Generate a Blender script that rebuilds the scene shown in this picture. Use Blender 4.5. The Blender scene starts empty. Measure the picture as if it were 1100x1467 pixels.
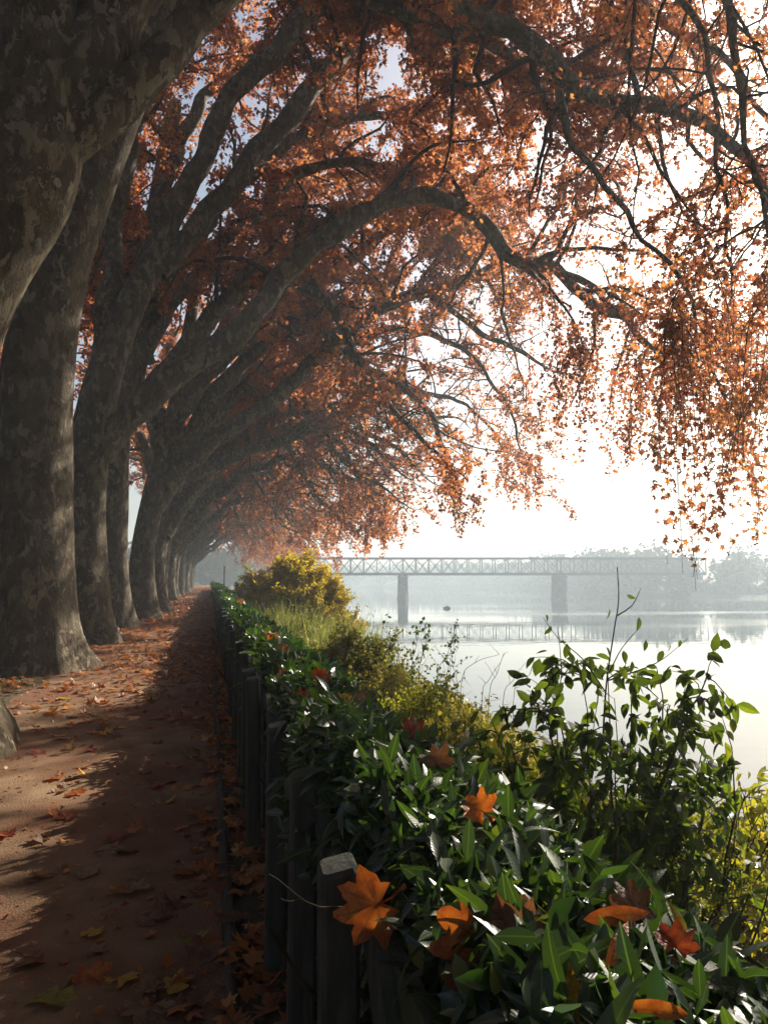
import bpy, math, random
import numpy as np
from mathutils import Vector, Matrix

SEED = 11
random.seed(SEED)
R = np.random.default_rng(SEED)
SC = bpy.context.scene
COL = SC.collection
CAM = np.array([0.0, 0.0, 1.6])
YAW, PITCH, FPX = math.radians(12.8), math.radians(5.04), 1100.0
SUN_AZ, SUN_EL = math.radians(48), math.radians(30)
SUNV = np.array([math.sin(SUN_AZ) * math.cos(SUN_EL), math.cos(SUN_AZ) * math.cos(SUN_EL), math.sin(SUN_EL)])
WATER_Z = -3.0

# ------------------------------------------------------------------ helpers
FW = np.array([math.sin(YAW) * math.cos(PITCH), math.cos(YAW) * math.cos(PITCH), math.sin(PITCH)])
RT = np.array([math.cos(YAW), -math.sin(YAW), 0.0])
UP = np.cross(RT, FW)

def ray(px, py):
    return FW + RT * ((px - 550) / FPX) + UP * ((733.5 - py) / FPX)

def U(px, py, Y):
    """measure: the point of the photograph's pixel at distance Y along the path"""
    d = ray(px, py)
    return CAM + d * (Y / d[1])

def LF(lat, fwd, z=0.0):
    """a point given as metres sideways and forward over the lake"""
    return np.array([fwd * math.sin(YAW) + lat * math.cos(YAW), fwd * math.cos(YAW) - lat * math.sin(YAW), z])

def tag(o, label=None, cat=None, group=None, kind=None):
    if label: o['label'] = label
    if cat: o['category'] = cat
    if group: o['group'] = group
    if kind: o['kind'] = kind
    return o

def empty(name, loc, label=None, cat=None, group=None):
    o = bpy.data.objects.new(name, None)
    COL.objects.link(o)
    o.location = loc
    o.empty_display_size = .2
    return tag(o, label, cat, group)

class MB:
    """collects vertex / face arrays and links them as one mesh"""
    def __init__(self):
        self.v, self.f, self.uv, self.n = [], [], [], 0
    def add(self, V, F, UV=None):
        V = np.asarray(V, float).reshape(-1, 3)
        F = np.asarray(F, int)
        self.v.append(V)
        self.f.append(F + self.n)
        self.uv.append(np.zeros((len(V), 2)) if UV is None else np.asarray(UV, float).reshape(-1, 2))
        self.n += len(V)
    def box(self, c, s, rot=None):
        c = np.asarray(c, float)
        h = np.asarray(s, float) / 2
        V = np.array([[x, y, z] for x in (-1, 1) for y in (-1, 1) for z in (-1, 1)]) * h
        if rot is not None: V = V @ np.array(rot).T
        self.add(V + c, [[0, 1, 3, 2], [4, 6, 7, 5], [0, 4, 5, 1], [2, 3, 7, 6], [0, 2, 6, 4], [1, 5, 7, 3]])
    def bar(self, a, b, w, t, up=(0, 0, 1)):
        a, b = np.asarray(a, float), np.asarray(b, float)
        d = b - a
        L = np.linalg.norm(d)
        d = d / L
        s = np.cross(d, up)
        s /= np.linalg.norm(s)
        u = np.cross(s, d)
        self.box((a + b) / 2, (L, w, t), np.stack([d, s, u], 1))
    def build(self, name, mat, parent=None, smooth=False, mods=None):
        V = np.concatenate(self.v)
        UVv = np.concatenate(self.uv)
        me = bpy.data.meshes.new(name)
        me.vertices.add(len(V))
        me.vertices.foreach_set('co', V.astype(np.float32).ravel())
        loops, starts, k = [], [], 0
        for F in self.f:
            n = F.shape[1]
            loops.append(F.ravel())
            starts.append(np.arange(len(F)) * n + k)
            k += F.size
        loops, starts = np.concatenate(loops), np.concatenate(starts)
        me.loops.add(len(loops))
        me.loops.foreach_set('vertex_index', loops.astype(np.int32))
        me.polygons.add(len(starts))
        me.polygons.foreach_set('loop_start', starts.astype(np.int32))
        me.polygons.foreach_set('use_smooth', np.full(len(starts), smooth))
        uvl = me.uv_layers.new(name='UVMap')
        uvl.data.foreach_set('uv', UVv[loops].astype(np.float32).ravel())
        me.update(calc_edges=True)
        me.validate()
        me.materials.append(mat)
        o = bpy.data.objects.new(name, me)
        COL.objects.link(o)
        if parent is not None:
            o.parent = parent
            # geometry is written in world space; keep it there
            o.matrix_parent_inverse = Matrix.Translation(-Vector(parent.location))
        return o

def norm(v):
    return v / np.maximum(np.linalg.norm(v, axis=-1, keepdims=True), 1e-9)

def smooth_path(P, step=.35, closed=False):
    """Catmull-Rom through the points of P (columns after xyz are carried along)"""
    P = np.asarray(P, float)
    E = np.vstack([2 * P[0] - P[1], P, 2 * P[-1] - P[-2]])
    out = []
    for i in range(1, len(E) - 2):
        p0, p1, p2, p3 = E[i - 1], E[i], E[i + 1], E[i + 2]
        n = max(2, int(np.linalg.norm(p2[:3] - p1[:3]) / step))
        for t in np.arange(n) / n:
            out.append(.5 * (2 * p1 + (p2 - p0) * t + (2 * p0 - 5 * p1 + 4 * p2 - p3) * t * t + (3 * p1 - p0 - 3 * p2 + p3) * t ** 3))
    out.append(P[-1])
    return np.array(out)

def tube(mb, P, rad, K=8, rfun=None, cap=True):
    """one tube with parallel-transported frames; rfun(theta, i) scales the radius"""
    P = np.asarray(P, float)
    n = len(P)
    T = norm(np.gradient(P, axis=0))
    ref = np.array([0., 1., 0.]) if abs(T[0][1]) < .8 else np.array([1., 0., 0.])
    A = norm(np.cross(T[0], ref))
    th = np.arange(K) / K * 2 * math.pi
    V, UV = [], []
    s = np.concatenate([[0], np.cumsum(np.linalg.norm(np.diff(P, axis=0), axis=1))])
    for i in range(n):
        A = norm(A - T[i] * np.dot(A, T[i]))
        B = np.cross(T[i], A)
        r = rad[i] * (rfun(th, i) if rfun else 1.0) * np.ones(K)
        V.append(P[i] + np.outer(r * np.cos(th), A) + np.outer(r * np.sin(th), B))
        UV.append(np.stack([th / 6.283, np.full(K, s[i])], 1))
    V = np.concatenate(V)
    i, k = np.meshgrid(np.arange(n - 1), np.arange(K), indexing='ij')
    k2 = (k + 1) % K
    F = np.stack([i * K + k, i * K + k2, (i + 1) * K + k2, (i + 1) * K + k], -1).reshape(-1, 4)
    mb.add(V, F, np.concatenate(UV))
    if cap:
        c = len(V)
        a = (n - 1) * K
        mb.add(np.vstack([V[a:a + K], P[-1] + T[-1] * rad[-1] * .5]), [[k, (k + 1) % K, K] for k in range(K)])

def tubes(mb, P, rad, K=4):
    """many thin branches at once: P (N,S,3), rad (N,S)"""
    N, S, _ = P.shape
    if N == 0: return
    T = norm(np.gradient(P, axis=1))
    ref = np.tile(np.array([.31, .17, .93]), (N, 1))
    flip = np.abs((T[:, 0] * ref).sum(1)) > .9
    ref[flip] = [1, 0, 0]
    A = norm(np.cross(T, ref[:, None, :]))
    B = np.cross(T, A)
    th = np.arange(K) / K * 2 * math.pi
    V = P[:, :, None, :] + rad[:, :, None, None] * (A[:, :, None, :] * np.cos(th)[None, None, :, None] + B[:, :, None, :] * np.sin(th)[None, None, :, None])
    n, i, k = np.meshgrid(np.arange(N), np.arange(S - 1), np.arange(K), indexing='ij')
    k2 = (k + 1) % K
    b = n * S * K
    F = np.stack([b + i * K + k, b + i * K + k2, b + (i + 1) * K + k2, b + (i + 1) * K + k], -1).reshape(-1, 4)
    mb.add(V.reshape(-1, 3), F)

def grow(start, d, length, S, droop, wob, rng):
    """grow N wandering branches: returns (N,S+1,3)"""
    N = len(start)
    P = np.zeros((N, S + 1, 3))
    P[:, 0] = start
    d = norm(d.copy())
    st = (length / S)[:, None]
    for i in range(S):
        d = d + rng.normal(0, wob, (N, 3))
        d[:, 2] -= droop
        d = norm(d)
        P[:, i + 1] = P[:, i] + d * st
    return P

def leaves(mb, P, A, Nn, size, tmpl, faces, curl=None):
    """scatter a leaf template: local x along the leaf, y across, z up"""
    A = norm(A)
    B = norm(np.cross(Nn, A))
    Nn = np.cross(A, B)
    t = np.asarray(tmpl, float)
    c = np.ones(len(P)) if curl is None else curl
    V = P[:, None, :] + size[:, None, None] * (t[None, :, 0, None] * A[:, None, :] + t[None, :, 1, None] * B[:, None, :] + (t[None, :, 2] * c[:, None])[:, :, None] * Nn[:, None, :])
    M = len(t)
    UV = np.tile(t[:, :2], (len(P), 1))
    base = (np.arange(len(P)) * M)[:, None, None]
    by = {}
    for f in faces: by.setdefault(len(f), []).append(f)
    first = True
    for n, fs in by.items():
        F = (base + np.array(fs)[None]).reshape(-1, n)
        if first:
            mb.add(V.reshape(-1, 3), F, UV)
            first = False
            off = mb.n - len(V) * M
        else:
            mb.f.append(F + off)

# leaf outlines --------------------------------------------------------------
PLANE_T = [(0, 0, .0), (.08, .42, -.06), (.34, .26, .02), (.68, .56, -.12), (.62, .18, .03), (1, 0, -.16), (.62, -.18, .03), (.68, -.56, -.12), (.34, -.26, .02), (.08, -.42, -.06), (.36, 0, .07)]
PLANE_F = [(10, i, (i + 1) % 10) for i in range(10)]
DIA_T = [(0, 0, 0), (.5, .42, .1), (1, 0, -.1), (.5, -.42, .1)]
DIA_F = [(0, 2, 1), (0, 3, 2)]
def blade(n, w, fold=.25, bend=.25):
    """an elongated leaf folded along its midrib"""
    t, f = [(0, 0, 0)], []
    for i in range(1, n):
        x = i / n
        h = w * math.sin(math.pi * x ** .85) ** .8
        z = -bend * x * x
        t += [(x, h, z + fold * h), (x, 0, z), (x, -h, z + fold * h)]
    t.append((1, 0, -bend))
    L = len(t) - 1
    f += [(0, 2, 1), (0, 3, 2)]
    for i in range(n - 2):
        a, b = 1 + 3 * i, 4 + 3 * i
        f += [(a, a + 1, b + 1, b), (a + 1, a + 2, b + 2, b + 1)]
    a = 1 + 3 * (n - 2)
    f += [(a, a + 1, L), (a + 1, a + 2, L)]
    return t, f
LAUREL_T, LAUREL_F = blade(6, .18, .3, .42)
LAUREL_MID_T, LAUREL_MID_F = blade(3, .19, .25, .2)
OVAL_T, OVAL_F = blade(4, .25, .25, .22)

# ------------------------------------------------------------------ materials
def new_mat(name):
    m = bpy.data.materials.new(name)
    m.use_nodes = True
    nt = m.node_tree
    nt.nodes.clear()
    return m, nt, nt.nodes, nt.links

def node(N, t, **kw):
    n = N.new(t)
    for k, v in kw.items(): setattr(n, k, v)
    return n

def ramp(N, stops, interp='LINEAR'):
    r = N.new('ShaderNodeValToRGB')
    r.color_ramp.interpolation = interp
    e = r.color_ramp.elements
    while len(e) < len(stops): e.new(.5)
    for el, (p, c) in zip(e, stops):
        el.position = p
        el.color = (*c, 1)
    return r

def leaf_mat(name, stops, trans=.45, tint=(1.5, 1.3, .8), rough=.5, spec=.3, clump=.35, clump_scale=.35, veins=False, island=True, lobes=False):
    m, nt, N, L = new_mat(name)
    geo = N.new('ShaderNodeNewGeometry')
    tc = N.new('ShaderNodeTexCoord')
    nz = node(N, 'ShaderNodeTexNoise')
    nz.inputs['Scale'].default_value = clump_scale
    nz.inputs['Detail'].default_value = 3
    L.new(tc.outputs['Object'], nz.inputs['Vector'])
    mx = node(N, 'ShaderNodeMix', data_type='FLOAT')
    mx.inputs[0].default_value = clump
    if island: L.new(geo.outputs['Random Per Island'], mx.inputs[2])
    else:
        n2 = node(N, 'ShaderNodeTexNoise')
        n2.inputs['Scale'].default_value = 14
        n2.inputs['Detail'].default_value = 4
        L.new(tc.outputs['Object'], n2.inputs['Vector'])
        L.new(n2.outputs['Fac'], mx.inputs[2])
    st = node(N, 'ShaderNodeMapRange')
    st.inputs[1].default_value, st.inputs[2].default_value = .3, .7
    L.new(nz.outputs['Fac'], st.inputs[0])
    L.new(st.outputs[0], mx.inputs[3])
    r = ramp(N, stops)
    L.new(mx.outputs[0], r.inputs[0])
    col = r.outputs[0]
    bump = None
    if veins:
        uv = N.new('ShaderNodeUVMap')
        sp = N.new('ShaderNodeSeparateXYZ')
        L.new(uv.outputs[0], sp.inputs[0])
        ab = node(N, 'ShaderNodeMath', operation='ABSOLUTE')
        L.new(sp.outputs[1], ab.inputs[0])
        # side veins: stripes slanting away from the midrib
        ad = node(N, 'ShaderNodeMath', operation='MULTIPLY_ADD')
        L.new(ab.outputs[0], ad.inputs[0]); ad.inputs[1].default_value = -1.1
        L.new(sp.outputs[0], ad.inputs[2])
        sn = node(N, 'ShaderNodeMath', operation='MULTIPLY'); sn.inputs[1].default_value = 62
        L.new(ad.outputs[0], sn.inputs[0])
        si = node(N, 'ShaderNodeMath', operation='SINE')
        L.new(sn.outputs[0], si.inputs[0])
        bump = N.new('ShaderNodeBump')
        bump.inputs['Strength'].default_value = .1
        bump.inputs['Distance'].default_value = .004
        L.new(si.outputs[0], bump.inputs['Height'])
        mr = node(N, 'ShaderNodeMapRange')
        mr.inputs[1].default_value, mr.inputs[2].default_value = .006, .02
        mr.inputs[3].default_value, mr.inputs[4].default_value = .55, 0
        L.new(ab.outputs[0], mr.inputs[0])
        mc = node(N, 'ShaderNodeMix', data_type='RGBA')
        L.new(mr.outputs[0], mc.inputs[0])
        L.new(col, mc.inputs[6])
        mc.inputs[7].default_value = (*[min(1, c * 2.2) for c in stops[len(stops) // 2][1]], 1)
        col = mc.outputs[2]
    if lobes:
        # five main veins running from the stalk into the lobes
        uv = N.new('ShaderNodeUVMap')
        last = None
        for a in (0, .7, -.7, 1.45, -1.45):
            d1 = node(N, 'ShaderNodeVectorMath', operation='DOT_PRODUCT')
            L.new(uv.outputs[0], d1.inputs[0]); d1.inputs[1].default_value = (math.sin(a), -math.cos(a), 0)
            ab = node(N, 'ShaderNodeMath', operation='ABSOLUTE'); L.new(d1.outputs['Value'], ab.inputs[0])
            mr = node(N, 'ShaderNodeMapRange')
            mr.inputs[1].default_value, mr.inputs[2].default_value, mr.inputs[3].default_value, mr.inputs[4].default_value = .004, .014, .7, 0
            L.new(ab.outputs[0], mr.inputs[0])
            d2 = node(N, 'ShaderNodeVectorMath', operation='DOT_PRODUCT')
            L.new(uv.outputs[0], d2.inputs[0]); d2.inputs[1].default_value = (math.cos(a), math.sin(a), 0)
            gt = node(N, 'ShaderNodeMath', operation='GREATER_THAN'); gt.inputs[1].default_value = 0
            L.new(d2.outputs['Value'], gt.inputs[0])
            mu = node(N, 'ShaderNodeMath', operation='MULTIPLY')
            L.new(mr.outputs[0], mu.inputs[0]); L.new(gt.outputs[0], mu.inputs[1])
            if last is None: last = mu
            else:
                mx_ = node(N, 'ShaderNodeMath', operation='MAXIMUM')
                L.new(last.outputs[0], mx_.inputs[0]); L.new(mu.outputs[0], mx_.inputs[1]); last = mx_
        mc = node(N, 'ShaderNodeMix', data_type='RGBA')
        L.new(last.outputs[0], mc.inputs[0]); L.new(col, mc.inputs[6])
        mc.inputs[7].default_value = (*[c * .45 + k for c, k in zip(stops[len(stops) // 2][1], (.03, .018, .008))], 1)
        col = mc.outputs[2]
        bump = N.new('ShaderNodeBump'); bump.inputs['Strength'].default_value = .5; bump.inputs['Distance'].default_value = .02
        L.new(n2.outputs['Fac'], bump.inputs['Height'])
    p = N.new('ShaderNodeBsdfPrincipled')
    p.inputs['Roughness'].default_value = rough
    if veins:
        rr_ = node(N, 'ShaderNodeMapRange')
        rr_.inputs[3].default_value, rr_.inputs[4].default_value = rough - .1, rough + .28
        L.new(geo.outputs['Random Per Island'], rr_.inputs[0]); L.new(rr_.outputs[0], p.inputs['Roughness'])
    p.inputs['Specular IOR Level'].default_value = spec
    L.new(col, p.inputs['Base Color'])
    tr = N.new('ShaderNodeBsdfTranslucent')
    tm = node(N, 'ShaderNodeMix', data_type='RGBA', blend_type='MULTIPLY')
    tm.inputs[0].default_value = 1
    L.new(col, tm.inputs[6])
    tm.inputs[7].default_value = (*tint, 1)
    L.new(tm.outputs[2], tr.inputs[0])
    if bump: L.new(bump.outputs[0], p.inputs['Normal'])
    ms = N.new('ShaderNodeMixShader')
    ms.inputs[0].default_value = trans
    L.new(p.outputs[0], ms.inputs[1]); L.new(tr.outputs[0], ms.inputs[2])
    o = N.new('ShaderNodeOutputMaterial')
    L.new(ms.outputs[0], o.inputs[0])
    return m

def rough_mat(name, stops, scale=3, detail=6, rough=.85, bump=.4, bump_scale=None, dist=.02, stretch=(1, 1, 1), spec=.2, second=None):
    m, nt, N, L = new_mat(name)
    tc = N.new('ShaderNodeTexCoord')
    mp = N.new('ShaderNodeMapping')
    mp.inputs['Scale'].default_value = stretch
    L.new(tc.outputs['Object'], mp.inputs[0])
    nz = N.new('ShaderNodeTexNoise')
    nz.inputs['Scale'].default_value = scale
    nz.inputs['Detail'].default_value = detail
    nz.inputs['Roughness'].default_value = .62
    L.new(mp.outputs[0], nz.inputs['Vector'])
    r = ramp(N, stops)
    L.new(nz.outputs['Fac'], r.inputs[0])
    col = r.outputs[0]
    if second:
        n3 = N.new('ShaderNodeTexNoise')
        n3.inputs['Scale'].default_value = second[0]
        n3.inputs['Detail'].default_value = 4
        L.new(tc.outputs['Object'], n3.inputs['Vector'])
        mr = node(N, 'ShaderNodeMapRange')
        mr.inputs[1].default_value, mr.inputs[2].default_value = second[2], second[3]
        L.new(n3.outputs['Fac'], mr.inputs[0])
        mc = node(N, 'ShaderNodeMix', data_type='RGBA')
        L.new(mr.outputs[0], mc.inputs[0])
        L.new(col, mc.inputs[6])
        mc.inputs[7].default_value = (*second[1], 1)
        col = mc.outputs[2]
    n2 = N.new('ShaderNodeTexNoise')
    n2.inputs['Scale'].default_value = bump_scale or scale * 4
    n2.inputs['Detail'].default_value = 8
    L.new(mp.outputs[0], n2.inputs['Vector'])
    b = N.new('ShaderNodeBump')
    b.inputs['Strength'].default_value = bump
    b.inputs['Distance'].default_value = dist
    L.new(n2.outputs['Fac'], b.inputs['Height'])
    p = N.new('ShaderNodeBsdfPrincipled')
    p.inputs['Roughness'].default_value = rough
    p.inputs['Specular IOR Level'].default_value = spec
    L.new(col, p.inputs['Base Color'])
    L.new(b.outputs[0], p.inputs['Normal'])
    o = N.new('ShaderNodeOutputMaterial')
    L.new(p.outputs[0], o.inputs[0])
    return m

def bark_mat(name):
    """plane-tree bark: olive brown plates flaking to pale cream patches"""
    m, nt, N, L = new_mat(name)
    tc = N.new('ShaderNodeTexCoord')
    mp = N.new('ShaderNodeMapping'); mp.inputs['Scale'].default_value = (1, 1, .55)
    L.new(tc.outputs['Object'], mp.inputs[0])
    def noise(s, d, r=.6, dist=0.0):
        n = N.new('ShaderNodeTexNoise')
        n.inputs['Scale'].default_value = s; n.inputs['Detail'].default_value = d
        n.inputs['Roughness'].default_value = r; n.inputs['Distortion'].default_value = dist
        L.new(mp.outputs[0], n.inputs['Vector'])
        return n
    n1 = noise(9, 6, .68, .5)
    base = ramp(N, [(.3, (.04, .026, .015)), (.47, (.085, .06, .034)), (.58, (.14, .105, .062)), (.75, (.2, .158, .1))])
    L.new(n1.outputs['Fac'], base.inputs[0])
    # crisp flaking plates: cells with wobbled edges
    nd = noise(4.5, 5, .6)
    vm = node(N, 'ShaderNodeVectorMath', operation='MULTIPLY_ADD')
    L.new(nd.outputs['Color'], vm.inputs[0]); vm.inputs[1].default_value = (.5, .5, .5)
    L.new(mp.outputs[0], vm.inputs[2])
    vo = N.new('ShaderNodeTexVoronoi'); vo.inputs['Scale'].default_value = 7.5
    L.new(vm.outputs[0], vo.inputs['Vector'])
    sx = N.new('ShaderNodeSeparateXYZ')
    L.new(vo.outputs['Color'], sx.inputs[0])
    plate = ramp(N, [(0, (.055, .036, .02)), (.28, (.10, .068, .038)), (.5, (.15, .112, .064)), (.66, (.125, .11, .06)), (.78, (.25, .19, .115)), (.9, (.36, .3, .19))], 'CONSTANT')
    L.new(sx.outputs[0], plate.inputs[0])
    pm = node(N, 'ShaderNodeMix', data_type='RGBA')
    pm.inputs[0].default_value = .55
    L.new(base.outputs[0], pm.inputs[6]); L.new(plate.outputs[0], pm.inputs[7])
    n2 = noise(8.5, 7, .7, .5)
    edge = ramp(N, [(.545, (0, 0, 0)), (.585, (1, 1, 1))])
    L.new(n2.outputs['Fac'], edge.inputs[0])
    n4 = noise(.7, 2)
    reg = ramp(N, [(.38, (.12, .12, .12)), (.58, (1, 1, 1))])
    L.new(n4.outputs['Fac'], reg.inputs[0])
    mul = node(N, 'ShaderNodeMath', operation='MULTIPLY')
    L.new(edge.outputs[0], mul.inputs[0]); L.new(reg.outputs[0], mul.inputs[1])
    mc = node(N, 'ShaderNodeMix', data_type='RGBA')
    L.new(mul.outputs[0], mc.inputs[0])
    L.new(pm.outputs[2], mc.inputs[6])
    mc.inputs[7].default_value = (.33, .27, .175, 1)
    n5 = noise(2.3, 3)
    gm = ramp(N, [(.55, (0, 0, 0)), (.75, (.6, .6, .6))])
    L.new(n5.outputs['Fac'], gm.inputs[0])
    mg = node(N, 'ShaderNodeMix', data_type='RGBA')
    L.new(gm.outputs[0], mg.inputs[0])
    L.new(mc.outputs[2], mg.inputs[6])
    mg.inputs[7].default_value = (.07, .075, .04, 1)
    n3 = noise(16, 8, .7)
    hs = node(N, 'ShaderNodeMath', operation='MULTIPLY_ADD')
    L.new(mul.outputs[0], hs.inputs[0]); hs.inputs[1].default_value = -.5
    hv = node(N, 'ShaderNodeMath', operation='MULTIPLY_ADD')
    L.new(sx.outputs[0], hv.inputs[0]); hv.inputs[1].default_value = -.35
    L.new(n3.outputs['Fac'], hv.inputs[2])
    L.new(hv.outputs[0], hs.inputs[2])
    b = N.new('ShaderNodeBump')
    b.inputs['Strength'].default_value = 1; b.inputs['Distance'].default_value = .045
    L.new(hs.outputs[0], b.inputs['Height'])
    p = N.new('ShaderNodeBsdfPrincipled')
    p.inputs['Roughness'].default_value = .8; p.inputs['Specular IOR Level'].default_value = .2
    L.new(mg.outputs[2], p.inputs['Base Color']); L.new(b.outputs[0], p.inputs['Normal'])
    o = N.new('ShaderNodeOutputMaterial')
    L.new(p.outputs[0], o.inputs[0])
    return m

M = {}
M['bark'] = bark_mat('plane_bark')
M['twig'] = rough_mat('twig_bark', [(.3, (.035, .024, .018)), (.7, (.085, .06, .042))], 6, bump=.2)
M['plane_leaf'] = leaf_mat('autumn_plane_leaf', [(0, (.14, .045, .034)), (.22, (.22, .07, .042)), (.45, (.30, .105, .042)), (.68, (.37, .155, .045)), (.86, (.43, .205, .05)), (.955, (.46, .25, .05)), (.965, (.48, .36, .04)), (1, (.48, .42, .05))],
                           trans=.5, tint=(1.85, 1.68, 1.55), rough=.5, spec=.25, clump=.42, clump_scale=.3)
M['laurel'] = leaf_mat('laurel_leaf', [(0, (.012, .026, .013)), (.4, (.02, .042, .017)), (.75, (.03, .06, .02)), (.9, (.05, .085, .022)), (.95, (.13, .13, .03)), (1, (.17, .09, .03))],
                       trans=.2, tint=(3, 2.9, .8), rough=.36, spec=.7, clump=.2, clump_scale=1.5, veins=True)
M['laurel_far'] = leaf_mat('laurel_leaf_far', [(0, (.014, .034, .012)), (.4, (.022, .055, .016)), (.8, (.04, .085, .02)), (1, (.13, .13, .03))],
                           trans=.24, tint=(3, 2.9, .8), rough=.32, spec=.8, clump=.25, clump_scale=.8)
M['stem'] = rough_mat('brown_stem', [(.3, (.03, .022, .015)), (.7, (.09, .065, .04))], 9, bump=.2)
M['hedge_core'] = rough_mat('hedge_twigs', [(.3, (.012, .014, .008)), (.7, (.035, .03, .018))], 12, bump=.8, dist=.03)
M['dark_leaf'] = leaf_mat('dark_shrub_leaf', [(0, (.022, .036, .014)), (.45, (.04, .06, .018)), (.8, (.08, .11, .022)), (1, (.18, .18, .025))], trans=.42, tint=(2.4, 2.5, .6), rough=.4, spec=.4, clump=.3, clump_scale=2)
M['yellow_leaf'] = leaf_mat('yellow_shrub_leaf', [(0, (.22, .19, .03)), (.4, (.38, .31, .035)), (.8, (.52, .40, .04)), (1, (.55, .34, .05))], trans=.5, tint=(1.5, 1.4, .6), clump=.35, clump_scale=.6)
M['lime_leaf'] = leaf_mat('yellow_green_leaf', [(0, (.10, .115, .022)), (.45, (.19, .2, .03)), (.85, (.30, .27, .035)), (1, (.4, .25, .04))], trans=.5, tint=(1.6, 1.6, .6), clump=.4, clump_scale=1.4)
M['olive_leaf'] = leaf_mat('olive_leaf', [(0, (.09, .095, .026)), (.5, (.17, .165, .036)), (1, (.28, .23, .045))], trans=.42, tint=(1.6, 1.6, .7), clump=.3, clump_scale=2)
M['under_leaf'] = leaf_mat('bank_leaf', [(0, (.09, .095, .028)), (.3, (.17, .165, .036)), (.6, (.27, .235, .045)), (.85, (.35, .29, .06)), (1, (.3, .16, .06))], trans=.42, tint=(1.7, 1.6, .7), clump=.5, clump_scale=.9)
M['reed'] = leaf_mat('reed_blade', [(0, (.11, .13, .045)), (.6, (.19, .2, .07)), (1, (.3, .26, .11))], trans=.45, tint=(1.4, 1.4, .7), clump=.3, clump_scale=1)
M['dry'] = rough_mat('dry_stalk', [(.3, (.13, .10, .06)), (.7, (.24, .19, .11))], 8, bump=.1)
M['grass'] = leaf_mat('grass_blade', [(0, (.03, .045, .012)), (.6, (.06, .08, .02)), (1, (.14, .13, .04))], trans=.35, tint=(1.4, 1.5, .6), clump=.3)
M['path'] = rough_mat('trodden_earth', [(.25, (.11, .065, .037)), (.5, (.205, .128, .073)), (.75, (.30, .205, .12))], 2.6, 12, rough=.9, bump=.9, bump_scale=85, dist=.012, spec=.12, second=(.7, (.16, .075, .042), .4, .62))
M['ground'] = rough_mat('bank_soil', [(.3, (.03, .027, .016)), (.5, (.06, .052, .026)), (.75, (.1, .085, .04))], 1.3, 8, bump=.8, bump_scale=9, dist=.06)
M['edging'] = rough_mat('weathered_edging', [(.3, (.05, .045, .035)), (.7, (.12, .11, .085))], 4, 8, bump=.7, stretch=(6, .5, 6), bump_scale=20)
M['fence'] = rough_mat('weathered_fence_wood', [(.25, (.035, .036, .031)), (.5, (.062, .064, .056)), (.75, (.11, .11, .095))], 7, 8, bump=.6, stretch=(3, 3, .5), bump_scale=18, dist=.008, second=(3, (.06, .075, .035), .52, .72))
M['steel'] = rough_mat('bridge_steel', [(.3, (.035, .045, .052)), (.7, (.06, .07, .078))], .6, bump=.05, rough=.6)
M['stone'] = rough_mat('pier_stone', [(.3, (.10, .105, .105)), (.7, (.2, .2, .195))], 1.2, bump=.4, bump_scale=3)
M['far_leaf'] = leaf_mat('far_wood_leaf', [(0, (.035, .032, .02)), (.5, (.055, .048, .024)), (1, (.10, .065, .03))], trans=.1, spec=0, clump=.7, clump_scale=.06)
M['float'] = rough_mat('dark_float', [(.3, (.03, .032, .035)), (.7, (.06, .06, .06))], 3)

def water_mat():
    m, nt, N, L = new_mat('lake_water')
    tc = N.new('ShaderNodeTexCoord')
    mp = N.new('ShaderNodeMapping')
    mp.inputs['Rotation'].default_value = (0, 0, -YAW)
    mp.inputs['Scale'].default_value = (.35, 1, 1)
    L.new(tc.outputs['Object'], mp.inputs[0])
    n1 = N.new('ShaderNodeTexNoise'); n1.inputs['Scale'].default_value = .9; n1.inputs['Detail'].default_value = 3
    L.new(mp.outputs[0], n1.inputs['Vector'])
    b = N.new('ShaderNodeBump'); b.inputs['Strength'].default_value = .12; b.inputs['Distance'].default_value = .05
    L.new(n1.outputs['Fac'], b.inputs['Height'])
    n2 = N.new('ShaderNodeTexNoise'); n2.inputs['Scale'].default_value = .035; n2.inputs['Detail'].default_value = 4
    L.new(mp.outputs[0], n2.inputs['Vector'])
    r = ramp(N, [(.52, (.02, .02, .02)), (.66, (.2, .2, .2))])
    L.new(n2.outputs['Fac'], r.inputs[0])
    p = N.new('ShaderNodeBsdfPrincipled')
    p.inputs['Base Color'].default_value = (.03, .045, .05, 1)
    p.inputs['IOR'].default_value = 1.33
    p.inputs['Specular IOR Level'].default_value = .6
    L.new(r.outputs[0], p.inputs['Roughness'])
    L.new(b.outputs[0], p.inputs['Normal'])
    o = N.new('ShaderNodeOutputMaterial')
    L.new(p.outputs[0], o.inputs[0])
    return m
M['water'] = water_mat()

# ------------------------------------------------------------------ terrain
def vnoise(x, y, s=1.0, seed=0):
    """cheap smooth value noise made of sines, about -1..1"""
    x, y = np.asarray(x) / s, np.asarray(y) / s
    a = seed * 1.7
    return (np.sin(1.3 * x + .7 * y + a) * np.cos(.9 * y - .4 * x + 2 * a) + .6 * np.sin(2.7 * x - 1.9 * y + 3 * a) * np.cos(2.2 * x + 2.9 * y + a) + .35 * np.sin(5.1 * x + 4.3 * y + 5 * a)) / 1.6

def zg(x, y):
    x, y = np.asarray(x, float), np.asarray(y, float)
    sh = .5 * vnoise(y, y * 0, 9, 3) * np.clip((x - 2) / 4, 0, 1)
    bank = -np.clip((x - 1.0) * .47 + sh, 0, 4.0) * (x > 1.0)
    hill = np.clip((-10.5 - x) * .6, 0, 13) * (1 + .15 * vnoise(x, y, 9, 1))
    end = 0
    lump = .05 * vnoise(x, y, 1.1, 2) * ((x > 1.3) | (x < -5.5))
    return bank + hill + lump + end

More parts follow.
